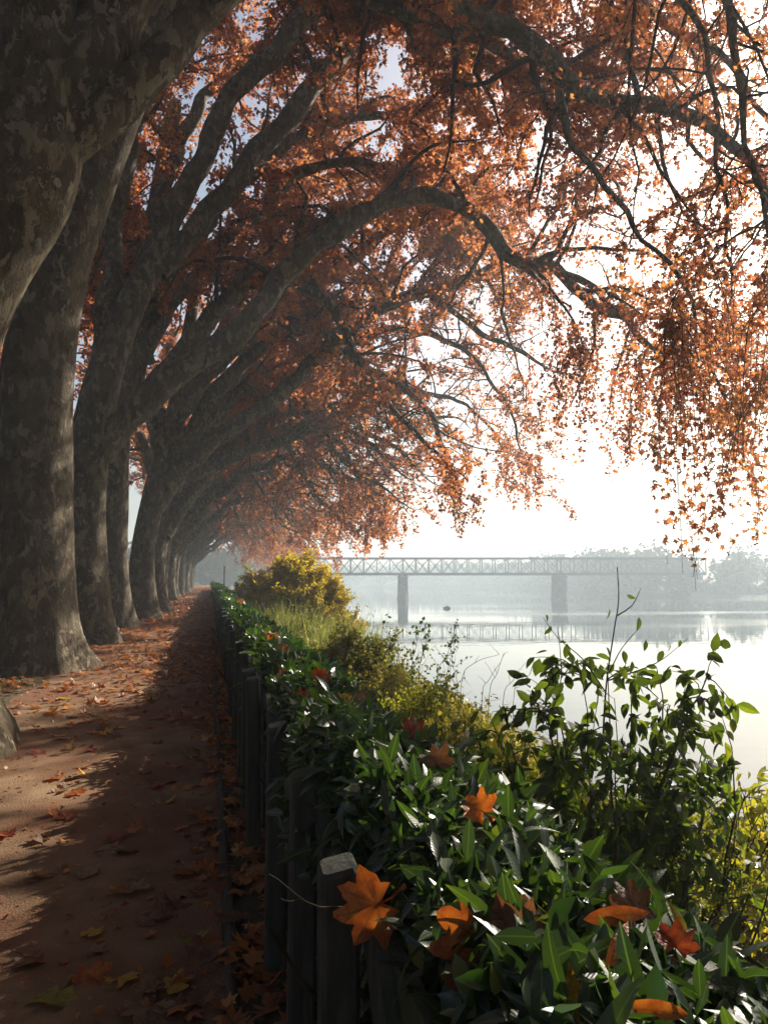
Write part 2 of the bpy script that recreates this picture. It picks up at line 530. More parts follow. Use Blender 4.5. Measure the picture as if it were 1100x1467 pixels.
xs = np.concatenate([[-640, -300, -120, -60], np.arange(-34, -10, 2.0), np.arange(-10, -2.6, .6), [-2.4, -1.5, -.6, .2, .8, 1.0], np.arange(1.3, 9.5, .35), [11, 14, 20, 60, 200, 640]])
ys = np.concatenate([[-200, -60, -20, -8], np.arange(-4, 30, .8), np.arange(30, 130, 4), [140, 180, 240, 330, 450, 640]])
X, Yg = np.meshgrid(xs, ys, indexing='ij')
mb = MB()
i, j = np.meshgrid(np.arange(len(xs) - 1), np.arange(len(ys) - 1), indexing='ij')
n = len(ys)
mb.add(np.stack([X, Yg, zg(X, Yg)], -1), np.stack([i * n + j, (i + 1) * n + j, (i + 1) * n + j + 1, i * n + j + 1], -1).reshape(-1, 4))
tag(mb.build('ground', M['ground'], smooth=True), kind='structure')

# path: a slightly uneven sheet of trodden earth
xs = np.linspace(-2.55, .088, 30); ys = np.concatenate([np.arange(-1, 20, .12), np.arange(20, 60, .6), np.arange(60, 301, 10)])
X, Yg = np.meshgrid(xs, ys, indexing='ij')
edge = (X == xs[0])
Xw = X + edge * (.25 * vnoise(Yg, Yg * 0, 1.7, 4))
Z = .006 + .007 * vnoise(X, Yg, .42, 5) + .01 * vnoise(X, Yg, 1.3, 6) + .012
Z = np.where(edge, -.02, Z)
mb = MB(); n = len(ys)
i, j = np.meshgrid(np.arange(len(xs) - 1), np.arange(n - 1), indexing='ij')
mb.add(np.stack([Xw, Yg, Z], -1), np.stack([i * n + j, (i + 1) * n + j, (i + 1) * n + j + 1, i * n + j + 1], -1).reshape(-1, 4))
tag(mb.build('path', M['path'], smooth=True), kind='structure')

# low wooden edging beside the path
mb = MB()
ys = np.arange(-1, 60, .25)
pts = np.stack([.118 + .012 * vnoise(ys, ys * 0, .5, 7) + .008 * vnoise(ys, ys * 0, 1.9, 8), ys, .008 + .01 * vnoise(ys, ys * 0, .8, 9)], 1)
tube(mb, pts, np.full(len(pts), .03), 8, lambda th, i: 1 + .15 * np.sin(2 * th + pts[i, 1] * 3))
tag(mb.build('path_edging', M['edging'], smooth=True), kind='structure')

# water
mb = MB()
mb.add([[5.5, -200, WATER_Z], [640, -200, WATER_Z], [640, 640, WATER_Z], [5.5, 640, WATER_Z]], [[0, 1, 2, 3]])
tag(mb.build('lake_water', M['water']), kind='structure')

# ------------------------------------------------------------------ plane trees
def light_keep(P, rng, strength=.62, open_=.8):
    """sparser patches of foliage that let the low sun reach the path, the trunks and the bank"""
    x0 = P[:, 0] - SUNV[0] / SUNV[2] * P[:, 2]
    y0 = P[:, 1] - SUNV[1] / SUNV[2] * P[:, 2]
    g = vnoise(x0, y0 * 1.6, 1.25, 21) + .5 * vnoise(x0 * .5, y0, .8, 22)
    w = np.clip((x0 + 9.5) / 2, 0, 1) * np.clip((-.2 - x0) / .6, 0, 1)
    pathw = np.clip((x0 + 4.5) / 1, 0, 1)
    thin = np.clip(g * 2.2 + .8 + .7 * pathw, 0, 1) * w * strength
    # the hedge and the bank stand in nearly open sun
    w2 = np.clip((x0 + .8) / .8, 0, 1) * np.clip((5.5 - x0) / 2, 0, 1) * np.clip((P[:, 2] - 4.6) / 1.5, 0, 1)
    thin = np.maximum(thin, w2 * np.clip(open_ + .5 * g, .35, .96))
    return rng.random(len(P)) > thin

def fan_limbs(base, rng, n=7, reach=(10, 15), up=True):
    """limbs for the trees whose own limbs cannot be made out: arches over the path towards the lake"""
    out = []
    for k in range(n):
        az = rng.uniform(-.75, .75) if k < n - 2 else rng.uniform(1.6, 4.2)
        rr = rng.uniform(*reach) * (1 if k < n - 2 else .5)
        h0 = rng.uniform(3.8, 8.0) if k < n - 2 else rng.uniform(7, 9)
        ha = h0 + rng.uniform(4.0, 6.5)
        he = rng.uniform(4.8, 7.6) if k < n - 2 else ha + 2
        c, s = math.cos(az), math.sin(az)
        bx = base[0] + .07 * h0
        pts = []
        for t, hh in ((0, h0), (.12, h0 + (ha - h0) * .42), (.3, h0 + (ha - h0) * .82), (.5, ha), (.68, ha - (ha - he) * .2), (.85, ha - (ha - he) * .62), (1, he)):
            j = .35 if t > 0 else 0
            pts.append([bx + c * rr * t + rng.normal(0, j), base[1] + s * rr * t + rng.normal(0, j * 1.2), hh + rng.normal(0, j)])
        r0 = rng.uniform(.26, .36)
        out.append((np.array(pts), r0 * np.array([1.15, 1, .85, .68, .5, .33, .14])))
    return out

def traced(spec, Y0, dY=0.0):
    n = len(spec)
    P, rr = [], []
    for i, (px, py, r) in enumerate(spec):
        P.append(U(px, py, Y0 + dY * (i / (n - 1)) ** 1.3))
        rr.append(r)
    return np.array(P), np.array(rr)

def plane_tree(name, trunk, limbs, rng, label, group, near=1.0, dens=1.0, leaf=.125, lobed=False, hang=.25, twig_k=3, cull=.95, strands=(), bare=.27, back=True):
    tp, tr = trunk
    base = np.array([tp[0][0], tp[0][1], 0.0])
    root = empty(name, base, label, 'tree', group)
    # trunk with root flare and lumps
    Q = smooth_path(np.column_stack([tp, tr]), .22)
    ph = rng.uniform(0, 6.28, 6)
    zz = Q[:, 2]
    def rf(th, i):
        z = zz[i]
        f = 1 + .03 * np.sin(3 * th + ph[0] + z) + .022 * np.sin(5 * th + ph[1] - 1.7 * z) + .03 * math.sin(z * 1.6 + ph[2]) + .012 * np.sin(9 * th + z * 2.3)
        fl = math.exp(-max(z, 0) / .42)
        f = f + fl * (.30 + .26 * np.maximum(0, np.sin(4 * th + ph[3])) + .2 * np.maximum(0, np.sin(3 * th + ph[4]))) + .10 * math.exp(-max(z, 0) / 1.6)
        return f
    b = MB()
    tube(b, Q[:, :3], Q[:, 3], 36 if near > 1 else 22, rf)
    b.build('trunk', M['bark'], root, smooth=True)
    sec_s, sec_d, sec_l, sec_r, sec_i = [], [], [], [], []
    for lp, lr in limbs:
        Qn = smooth_path(np.column_stack([lp, lr]), .3)
        s = np.arange(len(Qn))
        for ax in range(3):
            a1, a2, p1, p2 = rng.uniform(.35, .9), rng.uniform(1.1, 1.9), *rng.uniform(0, 6, 2)
            Qn[:, ax] += (.07 * np.sin(s * a1 + p1) + .035 * np.sin(s * a2 + p2)) * np.clip(s / 6, 0, 1)
        lump = .06 * np.sin(s * .9 + rng.uniform(0, 6)) + .05 * np.sin(s * 1.7 + rng.uniform(0, 6))
        rad = Qn[:, 3] * (1 + lump) * (1 + .12 * np.exp(-s / 2.0))
        b = MB()
        pa = rng.uniform(0, 6.28)
        tube(b, Qn[:, :3], rad, 16 if near > 1 else 10, lambda th, i: 1 + .05 * np.sin(2 * th + pa + i * .3) + .035 * np.sin(5 * th - i * .5))
        b.build('limb', M['bark'], root, smooth=True)
        P = Qn[:, :3]
        seg = np.linalg.norm(np.diff(P, axis=0), axis=1)
        cum = np.concatenate([[0], np.cumsum(seg)])
        L = cum[-1]
        s0 = max(bare * L, 3.0)
        if L < s0 + 1: continue
        at = np.arange(s0, L, .42 / dens)
        at = np.clip(at + rng.uniform(-.15, .15, len(at)), 0, L - .02)
        T = norm(np.gradient(P, axis=0))
        idx = np.clip(np.searchsorted(cum, at), 0, len(P) - 1)
        pp = rng.normal(0, 1, (len(at), 3))
        t = T[idx]
        pp -= t * (pp * t).sum(1, keepdims=True)
        pp = norm(pp)
        inner = at < .62 * L
        pp[:, 2] = np.where(inner, np.abs(pp[:, 2]) + .35, np.abs(pp[:, 2]) * rng.choice([1, -.4], len(at), p=[.58, .42]))
        d = norm(t * rng.uniform(.25, .8, (len(at), 1)) + pp + [0, 0, .12])
        if back: d[:, 1] = np.where(inner & (rng.random(len(at)) < .85), np.abs(d[:, 1]) + .25, d[:, 1])
        sec_s.append(P[idx]); sec_d.append(d)
        sec_l.append(np.clip((L - at) * .45 + rng.uniform(.8, 2.0, len(at)), 1.2, 4.4) * rng.uniform(.7, 1.15, len(at)))
        sec_r.append(np.clip(rad[idx] * .42, .018, .085)); sec_i.append(inner)
        # the limb's own tip
        sec_s.append(P[-1:]); sec_d.append(T[-1:]); sec_l.append(np.array([1.6])); sec_r.append(np.array([rad[-1]])); sec_i.append(np.array([False]))
    S0, D0, L0, R0 = np.concatenate(sec_s), np.concatenate(sec_d), np.concatenate(sec_l), np.concatenate(sec_r)
    SP = grow(S0, D0, L0, 8, .06, .2, rng)
    SR = R0[:, None] * np.linspace(1, .22, 9)[None] ** .9
    b = MB()
    tubes(b, SP, SR, 5)
    # twigs on the secondary branches
    nt_ = np.maximum(3, (L0 / .34 * dens)).astype(int)
    own = np.repeat(np.arange(len(S0)), nt_)
    u = rng.uniform(.12, 1, len(own)) * 8
    k = np.minimum(u.astype(int), 7)
    fr = (u - k)[:, None]
    st = SP[own, k] * (1 - fr) + SP[own, k + 1] * fr
    tg = norm(SP[own, k + 1] - SP[own, k])
    d = norm(tg * .5 + rng.normal(0, .75, (len(own), 3)))
    ln = rng.uniform(.45, 1.25, len(own))
    I0 = np.concatenate(sec_i)[own]
    hg = rng.random(len(own)) < np.where(I0, .03, hang)
    d[:, 2] = np.where(I0, np.abs(d[:, 2]) * .8 + .1, d[:, 2])
    if back: d[:, 1] = np.where(I0 & (rng.random(len(own)) < .8), np.abs(d[:, 1]), d[:, 1])
    ln = np.where(hg, ln * rng.uniform(1.1, 1.9, len(own)), ln)
    TP = np.concatenate([grow(st[~hg], d[~hg], ln[~hg], 5, .08, .22, rng), grow(st[hg], d[hg], ln[hg], 5, .55, .2, rng)])
    ln = np.concatenate([ln[~hg], ln[hg]])
    tubes(b, TP, np.tile(np.linspace(.011, .003, 6), (len(TP), 1)), twig_k)
    lpm = np.full(len(TP), 34.0 * dens)
    # long hanging shoots: from the nearest branch down to where they end
    allp = SP[:, 3:].reshape(-1, 3)
    HT = []
    for (xa, xb, ya, yb, ea, eb, Ya, Yb, cnt) in strands:
        for _ in range(cnt):
            x, Yq = rng.uniform(xa, xb), rng.uniform(Ya, Yb)
            p0, p1 = U(x, rng.uniform(ya, yb), Yq), U(x + rng.uniform(-25, 25), rng.uniform(ea, eb), Yq + rng.uniform(-.3, .3))
            dd = np.linalg.norm(allp - p0, axis=1)
            q = allp[dd.argmin()]
            if dd.min() > 3.5 or q[2] < p1[2] + .4: continue
            c = np.array([p1[0] * .6 + q[0] * .4, p1[1] * .6 + q[1] * .4, q[2] - .1])
            t = np.linspace(0, 1, 6)[:, None]
            HT.append((1 - t) ** 2 * q + 2 * t * (1 - t) * c + t * t * p1 + rng.normal(0, .03, (6, 3)) * (t > 0))
    if HT:
        HT = np.array(HT)
        tubes(b, HT, np.tile(np.linspace(.009, .003, 6), (len(HT), 1)), 4)
        TP = np.concatenate([TP, HT])
        hl = np.linalg.norm(np.diff(HT, axis=1), axis=2).sum(1)
        ln = np.concatenate([ln, hl])
        lpm = np.concatenate([lpm, np.full(len(HT), 15.0)])
    b.build('branches', M['twig'], root)
    # leaves
    nl = np.maximum(4, ln * lpm).astype(int)
    strand0 = len(TP) - len(HT)
    ow = np.repeat(np.arange(len(TP)), nl)
    u = rng.uniform(.1, 1, len(ow)) * 5
    k = np.minimum(u.astype(int), 4)
    fr = (u - k)[:, None]
    P = TP[ow, k] * (1 - fr) + TP[ow, k + 1] * fr + rng.normal(0, .075, (len(ow), 3))
    keep = light_keep(P, rng, cull, .82 if lobed else .7) | (ow >= strand0)
    keep &= ~((P[:, 0] < -.3) & (P[:, 2] < 8.5) & ((P[:, 1] < 26) | (P[:, 1] > 44)))
    keep &= ~((P[:, 0] < 3.0) & (P[:, 2] < 5.2)) & (P[:, 2] > 1.9 + .4 * vnoise(P[:, 0], P[:, 1], .7, 12))
    P = P[keep]
    nn = len(P)
    A = norm(rng.normal(0, 1, (nn, 3)) + [0, 0, -.55])
    Nn = norm(rng.normal(0, 1, (nn, 3)) + [0, 0, .7])
    b = MB()
    sz = leaf * rng.uniform(.65, 1.3, nn)
    if lobed: leaves(b, P, A, Nn, sz, PLANE_T, PLANE_F, rng.uniform(.3, 2.6, nn))
    else: leaves(b, P, A, Nn, sz * 1.0, DIA_T, DIA_F, rng.uniform(-1.5, 2.5, nn))
    b.build('crown', M['plane_leaf'], root)
    print('LEAVES', nn)
    return root

TREE_GROUP = 'plane trees in a row along the lakeside path'
def G(px, py):
    d = ray(px, py)
    return CAM + d * (-CAM[2] / d[2])

def tr_spec(spec, Y):
    P, r = traced(spec, Y)
    b0 = P[0].copy(); b0[2] = -.15
    P[0] = b0
    return P, r

trees = []
# nearest tree: leans in from the left, forks into heavy stems
T = tr_spec([(-138, 1046, .76), (-150, 820, .63), (-138, 620, .61), (-102, 480, .62), (-48, 360, .62), (16, 265, .58), (46, 170, .5), (58, 60, .43), (50, -140, .4), (70, -420, .3), (90, -800, .15)], 8.2)
Ls = [traced([(40, 230, .36), (114, 110, .38), (186, -10, .36), (290, -170, .36), (450, -330, .29), (660, -390, .23), (880, -310, .15), (1060, -170, .09), (1190, 0, .055), (1230, 200, .03)], 8.2, 1.5),
      traced([(40, 255, .24), (118, 185, .235), (214, 98, .23), (310, -10, .23), (460, -190, .21), (640, -270, .2), (820, -250, .13), (960, -130, .08), (1040, 40, .055), (1085, 230, .04), (1100, 370, .025)], 8.2, .6),
      traced([(60, 80, .34), (80, -150, .3), (260, -500, .24), (600, -780, .16), (1000, -760, .1), (1300, -520, .05)], 8.4, 3.0),
      traced([(60, 60, .3), (20, -200, .26), (-150, -500, .2), (-400, -700, .08)], 8.2, 2.0),
      traced([(470, -190, .16), (600, -160, .13), (740, -190, .1), (880, -120, .065), (985, 20, .045), (1030, 170, .035), (1040, 330, .03)], 8.6, 1.6)]
trees.append(plane_tree('plane_tree', T, Ls, np.random.default_rng(101), 'nearest plane tree, thick brown trunk leaning in over the path from the left edge', TREE_GROUP, 2, 1.02, .088, True, .26, 4, back=False, cull=.85, strands=[(955, 1100, 330, 560, 560, 800, 8.2, 10.5, 24), (965, 1030, 450, 600, 740, 862, 8.4, 9.6, 14), (1040, 1110, 400, 600, 640, 790, 8.4, 10, 9)]))
# second tree
T = tr_spec([(52, 958, .68), (50, 850, .64), (50, 700, .62), (55, 550, .6), (75, 420, .56), (108, 310, .5), (150, 200, .45), (200, 90, .4), (255, -40, .34), (300, -200, .2)], 14.7)
Ls = [traced([(190, 110, .3), (300, -50, .29), (430, -95, .27), (560, -40, .25), (640, 8, .24), (735, 45, .22), (790, 100, .2), (870, 140, .18), (940, 152, .155), (1010, 172, .135), (1060, 228, .11), (1110, 300, .085), (1150, 420, .04)], 14.7, -1.0),
      traced([(250, -40, .25), (400, -220, .22), (600, -200, .19), (780, -110, .15), (900, -10, .11), (985, 50, .09), (1060, 110, .07), (1130, 220, .04)], 14.7, .5),
      traced([(170, 150, .25), (330, -10, .22), (480, -30, .2), (600, 30, .17), (700, 62, .14), (755, 108, .11), (800, 148, .09), (880, 158, .05)], 14.7, 2.5),
      traced([(110, 300, .26), (160, 100, .22), (180, -150, .18), (120, -400, .1)], 14.9, 2.0),
      traced([(800, 130, .09), (830, 230, .07), (900, 300, .055), (980, 420, .04), (1030, 560, .03)], 14.0, -.6)]
trees.append(plane_tree('plane_tree', T, Ls, np.random.default_rng(102), 'second plane tree, broad straight trunk with pale flaking bark and a spreading root', TREE_GROUP, 2, 1.16, .112, True, .34, 3, cull=.84, strands=[(900, 1080, 330, 480, 480, 680, 12.5, 15.5, 26)]))
# third tree with the long arched limb over the water
T = tr_spec([(128, 920, .55), (122, 800, .52), (122, 700, .51), (135, 600, .5), (155, 520, .44), (185, 440, .38), (222, 370, .33), (252, 300, .26), (275, 240, .18)], 20.8)
Ls = [traced([(240, 325, .28), (280, 240, .29), (318, 165, .29), (382, 80, .27), (435, 28, .26), (500, 5, .22), (580, 20, .18), (690, 80, .14), (800, 180, .1), (880, 260, .05)], 20.8, -1.2),
      traced([(225, 385, .28), (292, 315, .29), (362, 225, .29), (425, 155, .28), (480, 85, .28), (560, 5, .24), (660, -60, .2), (800, -60, .15), (940, 20, .1), (1040, 130, .05)], 20.8, 1.5),
      traced([(140, 650, .36), (180, 600, .36), (240, 550, .34), (330, 480, .32), (400, 405, .30), (460, 345, .28), (520, 302, .26), (590, 282, .25), (650, 292, .23), (700, 325, .22), (735, 370, .2), (795, 388, .17), (840, 430, .15), (900, 455, .13), (930, 498, .11), (1000, 508, .08), (1070, 540, .04)], 20.8, -1.0),
      traced([(800, 390, .1), (850, 410, .09), (880, 440, .07), (960, 455, .06), (1040, 470, .03)], 20.0, .8),
      traced([(140, 560, .27), (156, 430, .27), (166, 310, .25), (188, 200, .22), (218, 100, .18), (240, -20, .12), (235, -150, .06)], 20.8, 1.2)]
trees.append(plane_tree('plane_tree', T, Ls, np.random.default_rng(103), 'third plane tree, its long low limb arching far out over the lake', TREE_GROUP, 2, 1.18, .125, False, .3, 3, cull=.84, strands=[(765, 920, 420, 540, 540, 700, 18.5, 22, 46), (900, 1040, 500, 540, 560, 640, 18.5, 22, 16)]))
# fourth
T = tr_spec([(167, 898, .5), (163, 800, .47), (163, 700, .46), (170, 600, .44), (185, 480, .4), (208, 380, .36), (228, 280, .32), (250, 150, .25)], 27)
Ls = [traced([(190, 480, .32), (240, 400, .3), (310, 300, .27), (370, 235, .24), (440, 190, .21), (530, 165, .18), (600, 180, .15), (628, 235, .12), (670, 250, .1), (740, 310, .05)], 27, 1.0),
      traced([(440, 190, .18), (560, 260, .15), (650, 340, .12), (705, 420, .08), (738, 500, .05), (748, 570, .02)], 27.5, 1.5),
      traced([(172, 590, .3), (225, 470, .28), (290, 380, .26), (350, 320, .23), (430, 250, .19), (520, 230, .15), (620, 280, .1), (690, 350, .05)], 27, -1.5),
      traced([(228, 280, .25), (300, 130, .22), (430, 40, .18), (600, 20, .13), (760, 100, .06)], 27, 1.5),
      traced([(168, 620, .3), (168, 480, .28), (160, 360, .25), (172, 240, .22), (215, 150, .19), (260, 60, .14), (280, -60, .07)], 27, .8)] + fan_limbs(U(167, 897, 27), np.random.default_rng(6), 5, (9, 13))[2:]
trees.append(plane_tree('plane_tree', T, Ls, np.random.default_rng(104), 'fourth plane tree, slim upright trunk with a bright sunlit right edge', TREE_GROUP, 1, 1.15, .14, False, .28, 3))
# fifth: leaning trunk that forks into two long arches
T = tr_spec([(205, 888, .55), (203, 815, .5), (214, 740, .46), (226, 680, .4), (240, 630, .34), (255, 560, .28), (275, 440, .22), (300, 300, .15)], 33)
Ls = [traced([(252, 650, .36), (325, 545, .35), (420, 450, .33), (500, 372, .3), (580, 318, .27), (650, 315, .22), (705, 350, .16), (770, 420, .08)], 33, .5),
      traced([(236, 692, .34), (318, 622, .34), (400, 566, .34), (450, 517, .33), (490, 480, .31), (560, 435, .28), (650, 405, .25), (700, 387, .21), (722, 362, .16), (770, 400, .08)], 33, -1.5),
      traced([(620, 425, .16), (645, 445, .15), (700, 480, .12), (740, 502, .1), (790, 530, .05)], 32, -1),
      traced([(470, 500, .2), (580, 470, .16), (660, 500, .12), (715, 560, .08), (742, 625, .05), (748, 670, .02)], 32.5, 1.5),
      traced([(270, 580, .28), (340, 430, .25), (400, 320, .2), (480, 250, .15), (560, 260, .08)], 33, 2.5)] + fan_limbs(U(205, 887, 33), np.random.default_rng(7), 7, (10, 15))[1:]
trees.append(plane_tree('plane_tree', T, Ls, np.random.default_rng(105), 'fifth plane tree, whose leaning trunk forks into two long bare arches', TREE_GROUP, 1, 1.15, .15, False, .28, 3))
# sixth
T = tr_spec([(224, 874, .5), (222, 800, .46), (232, 720, .44), (245, 660, .4), (262, 560, .32), (280, 430, .2)], 40)
Ls = [traced([(240, 680, .36), (320, 625, .34), (380, 575, .31), (430, 522, .27), (480, 535, .24), (512, 558, .21), (530, 592, .18), (572, 606, .15), (640, 598, .08)], 40, -.5),
      traced([(238, 700, .34), (310, 665, .32), (400, 632, .28), (470, 615, .23), (530, 640, .16), (590, 670, .07)], 40, 1.5),
      traced([(400, 632, .22), (500, 570, .18), (600, 560, .14), (680, 590, .09), (722, 645, .05), (728, 690, .02)], 40, -1.0)] + fan_limbs(U(222, 872, 40), np.random.default_rng(5), 6, (10, 14))
trees.append(plane_tree('plane_tree', T, Ls, np.random.default_rng(106), 'sixth plane tree, with a kinked limb reaching over the yellow bush', TREE_GROUP, 1, .98, .16, False, .28, 3))

ordinal = {6: 'seventh', 7: 'eighth'}
protos = []
def generic(Y, rng, label, reach):
    x = -3.2 + rng.uniform(-.15, .15)
    tp = np.array([[x, Y, -.15], [x + .05, Y, 1.6], [x + .2, Y + .1, 3.6], [x + .5, Y, 6], [x + .9, Y + .1, 9], [x + 1.2, Y, 13]])
    tr = np.array([.52, .48, .46, .42, .32, .12])
    return plane_tree('plane_tree', (tp, tr), fan_limbs((x, Y), rng, 9, reach), rng, label, TREE_GROUP, 1, .7, .2, False, .28, 3)
protos.append(generic(47, np.random.default_rng(201), 'seventh plane tree from the camera, trunk half hidden behind the trunk before it', (11, 16)))
protos.append(generic(54, np.random.default_rng(202), 'eighth plane tree from the camera, thin grey trunk in the receding row', (11, 16)))
protos.append(generic(61, np.random.default_rng(203), 'ninth plane tree from the camera, its low limbs joining the tunnel of branches', (10, 15)))
def copy_tree(o, loc, rz, sc, label):
    c = o.copy(); COL.objects.link(c)
    for ch in o.children:
        d = ch.copy(); COL.objects.link(d)
        d.parent = c
        d.matrix_parent_inverse = ch.matrix_parent_inverse.copy()
    c.location = loc; c.rotation_euler = (0, 0, rz); c.scale = (sc,) * 3
    c['label'] = label
    return c
rr = random.Random(4)
for k in range(12):
    Y = 68 + 7 * k
    copy_tree(protos[(k * 2 + k // 3) % 3], (-3.2 + rr.uniform(-.2, .2), Y, 0), rr.uniform(-.25, .25), rr.uniform(.93, 1.06), 'hazy plane tree with a thin grey trunk at the far end of the row')

for k, Y in enumerate((.8, -5.5, -12)):  # unseen trees added behind the camera so their crowns cut the skylight
    copy_tree(protos[k], (-3.6, Y, 0), .1 * k - .1, 1.0, 'plane tree of the same row added behind the viewer, out of the picture, as shade')

for k in range(8):  # trees added on the left to block skylight and close gaps between trunks
    copy_tree(protos[k % 3], (-17.5 + rr.uniform(-1, 1), 1 + 9 * k, 3.0), rr.uniform(-.5, .5) + math.pi, rr.uniform(.85, 1.0), 'plane tree added on the wooded slope behind the row of trunks to block skylight')['group'] = 'trees added on the slope behind the row'

# ------------------------------------------------------------------ hedge
rng = np.random.default_rng(31)
hedge = empty('laurel_hedge', (.65, 1, 0), 'long glossy dark green laurel hedge spilling over the wooden fence beside the path', 'hedge')
def hedge_profile(Y, a):
    """a 0..1 from the fence side over the top to the lake side"""
    w = 1 + .10 * vnoise(Y, Y * 0, .9, 41) + .07 * vnoise(Y, Y * 0, .35, 42)
    h = .97 + .05 * vnoise(Y, Y * 0, .8, 43) + .03 * vnoise(Y, Y * 0, .3, 44)
    h = h + np.clip((Y - 10) * .006, 0, .2)
    ang = math.pi * (1 - a)
    c, s = np.cos(ang), np.sin(ang)
    x = .70 + np.where(c < 0, .28, .27 * w) * np.sign(c) * np.abs(c) ** .6
    z = .2 + (h - .2) * np.abs(s) ** .42 - .16 * np.clip(x - .5, 0, 1)
    nrm = np.stack([c * .8, np.zeros_like(c), s], -1)
    return np.stack([x, Y, z], -1), norm(nrm)
def hedge_leaves(y0, y1, per_m, size, tm, fc, mat, smooth):
    n = int((y1 - y0) * per_m)
    Y = rng.uniform(y0, y1, n)
    a = np.clip(rng.beta(1.25, 1.25, n), .02, .98)
    P, Nn = hedge_profile(Y, a)
    spill = np.clip(vnoise(Y, Y * 0, .45, 46) * 1.2 + .25, 0, 1) * (a < .4) * (a > .08)
    depth = rng.exponential(.05, n) - .04 * (a > .22) - .2 * spill * rng.random(n)
    P = P - Nn * depth[:, None] + rng.normal(0, .012, (n, 3))
    A = norm(Nn * rng.uniform(-.1, 1.0, (n, 1)) + rng.normal(0, .8, (n, 3)) + [0, 0, -.25])
    N2 = norm(Nn * .7 + rng.normal(0, .7, (n, 3)) + [0, 0, .4])
    b = MB()
    leaves(b, P, A, N2, size * rng.uniform(.45, 1.25, n), tm, fc, rng.uniform(-.3, 2.2, n))
    return b.build('foliage', mat, hedge, smooth=smooth)
hedge_leaves(.4, 5.0, 4200, .082, LAUREL_T, LAUREL_F, M['laurel'], True)
hedge_leaves(.4, 6.0, 2600, .058, OVAL_T, OVAL_F, M['laurel_far'], True)
hedge_leaves(5.0, 16, 1500, .105, LAUREL_MID_T, LAUREL_MID_F, M['laurel_far'], False)
hedge_leaves(16, 40, 700, .12, DIA_T, DIA_F, M['laurel_far'], False)
hedge_leaves(40, 110, 240, .17, DIA_T, DIA_F, M['laurel_far'], False)
# twiggy interior so nothing shines through
ys = np.concatenate([np.arange(.5, 20, .2), np.arange(20, 111, 2)])
b = MB()
aa = np.linspace(0.0, 1.0, 13)
V = []
for y in ys:
    p, nn = hedge_profile(np.full(13, y), aa)
    p = p - nn * (.13 + .03 * np.sin(y * 7 + aa * 20))[:, None]
    V.append(p)
n = 13
i, j = np.meshgrid(np.arange(len(ys) - 1), np.arange(n - 1), indexing='ij')
b.add(np.concatenate(V), np.stack([i * n + j, i * n + j + 1, (i + 1) * n + j + 1, (i + 1) * n + j], -1).reshape(-1, 4))
b.build('twig_mass', M['hedge_core'], hedge, smooth=True)
# branching stems seen low down behind the fence
n = 420
Y = rng.uniform(.6, 22, n)
S = np.stack([rng.uniform(.45, 1.1, n), Y, np.zeros(n)], -1)
P = grow(S, np.array([0, 0, 1.]) + rng.normal(0, .3, (n, 3)), rng.uniform(.5, .95, n), 6, 0, .14, rng)
b = MB(); tubes(b, P, np.tile(np.linspace(.011, .005, 7), (n, 1)), 5)
b.build('stem', M['stem'], hedge)

# ------------------------------------------------------------------ fence
fence = empty('wooden_fence', (.35, 1.7, 0), 'weathered grey wooden post fence with slanting boards along the foot of the hedge', 'fence')
fr = random.Random(8)
def beveled(b):
    return b
ypost = [.94, 1.74, 2.54, 3.32, 4.75, 5.55] + [6.4 + 1.45 * k for k in range(44)]
for k, y in enumerate(ypost):
    x = .295 + fr.uniform(-.012, .012)
    h = 1.0 + fr.uniform(-.03, .02)
    b = MB()
    w = .042
    lean = fr.uniform(-.02, .02)
    # square post with chamfered corners and a top tilted away from the sun to dim it
    rings = []
    oct_ = [(-w, -w + .01), (-w + .01, -w), (w - .01, -w), (w, -w + .01), (w, w - .01), (w - .01, w), (-w + .01, w), (-w, w - .01)]
    for z, s in ((-.1, 1), (.3, 1.0), (.7, .99), (h - .012, 1), (h, .86)):
        rings.append([(x + cx * s + lean * z, y + cy * s, z + (.16 * cx + .1 * cy if z > .9 else 0)) for cx, cy in oct_])
    V = np.array(rings).reshape(-1, 3)
    F = [[r * 8 + q, r * 8 + (q + 1) % 8, (r + 1) * 8 + (q + 1) % 8, (r + 1) * 8 + q] for r in range(4) for q in range(8)]
    b.add(V, F)
    b.add(V[32:40], [list(range(8))])
    b.build('post', M['fence'], fence)
for k in range(30):
    y0, y1 = ypost[k], ypost[k + 1]
    b = MB()
    b.bar((.357, y0 + .05, .14 + fr.uniform(-.03, .03)), (.36, y1 - .02, .90 + fr.uniform(-.05, .03)), .028, .12 + fr.uniform(-.01, .02), (0, 0, 1))
    b.build('slanting_board', M['fence'], fence)
for k in range(0, 45, 4):
    b = MB()
    b.bar((.39, ypost[k], .80), (.39, ypost[min(k + 4, 49)], .80), .03, .09)
    b.build('rail', M['fence'], fence)

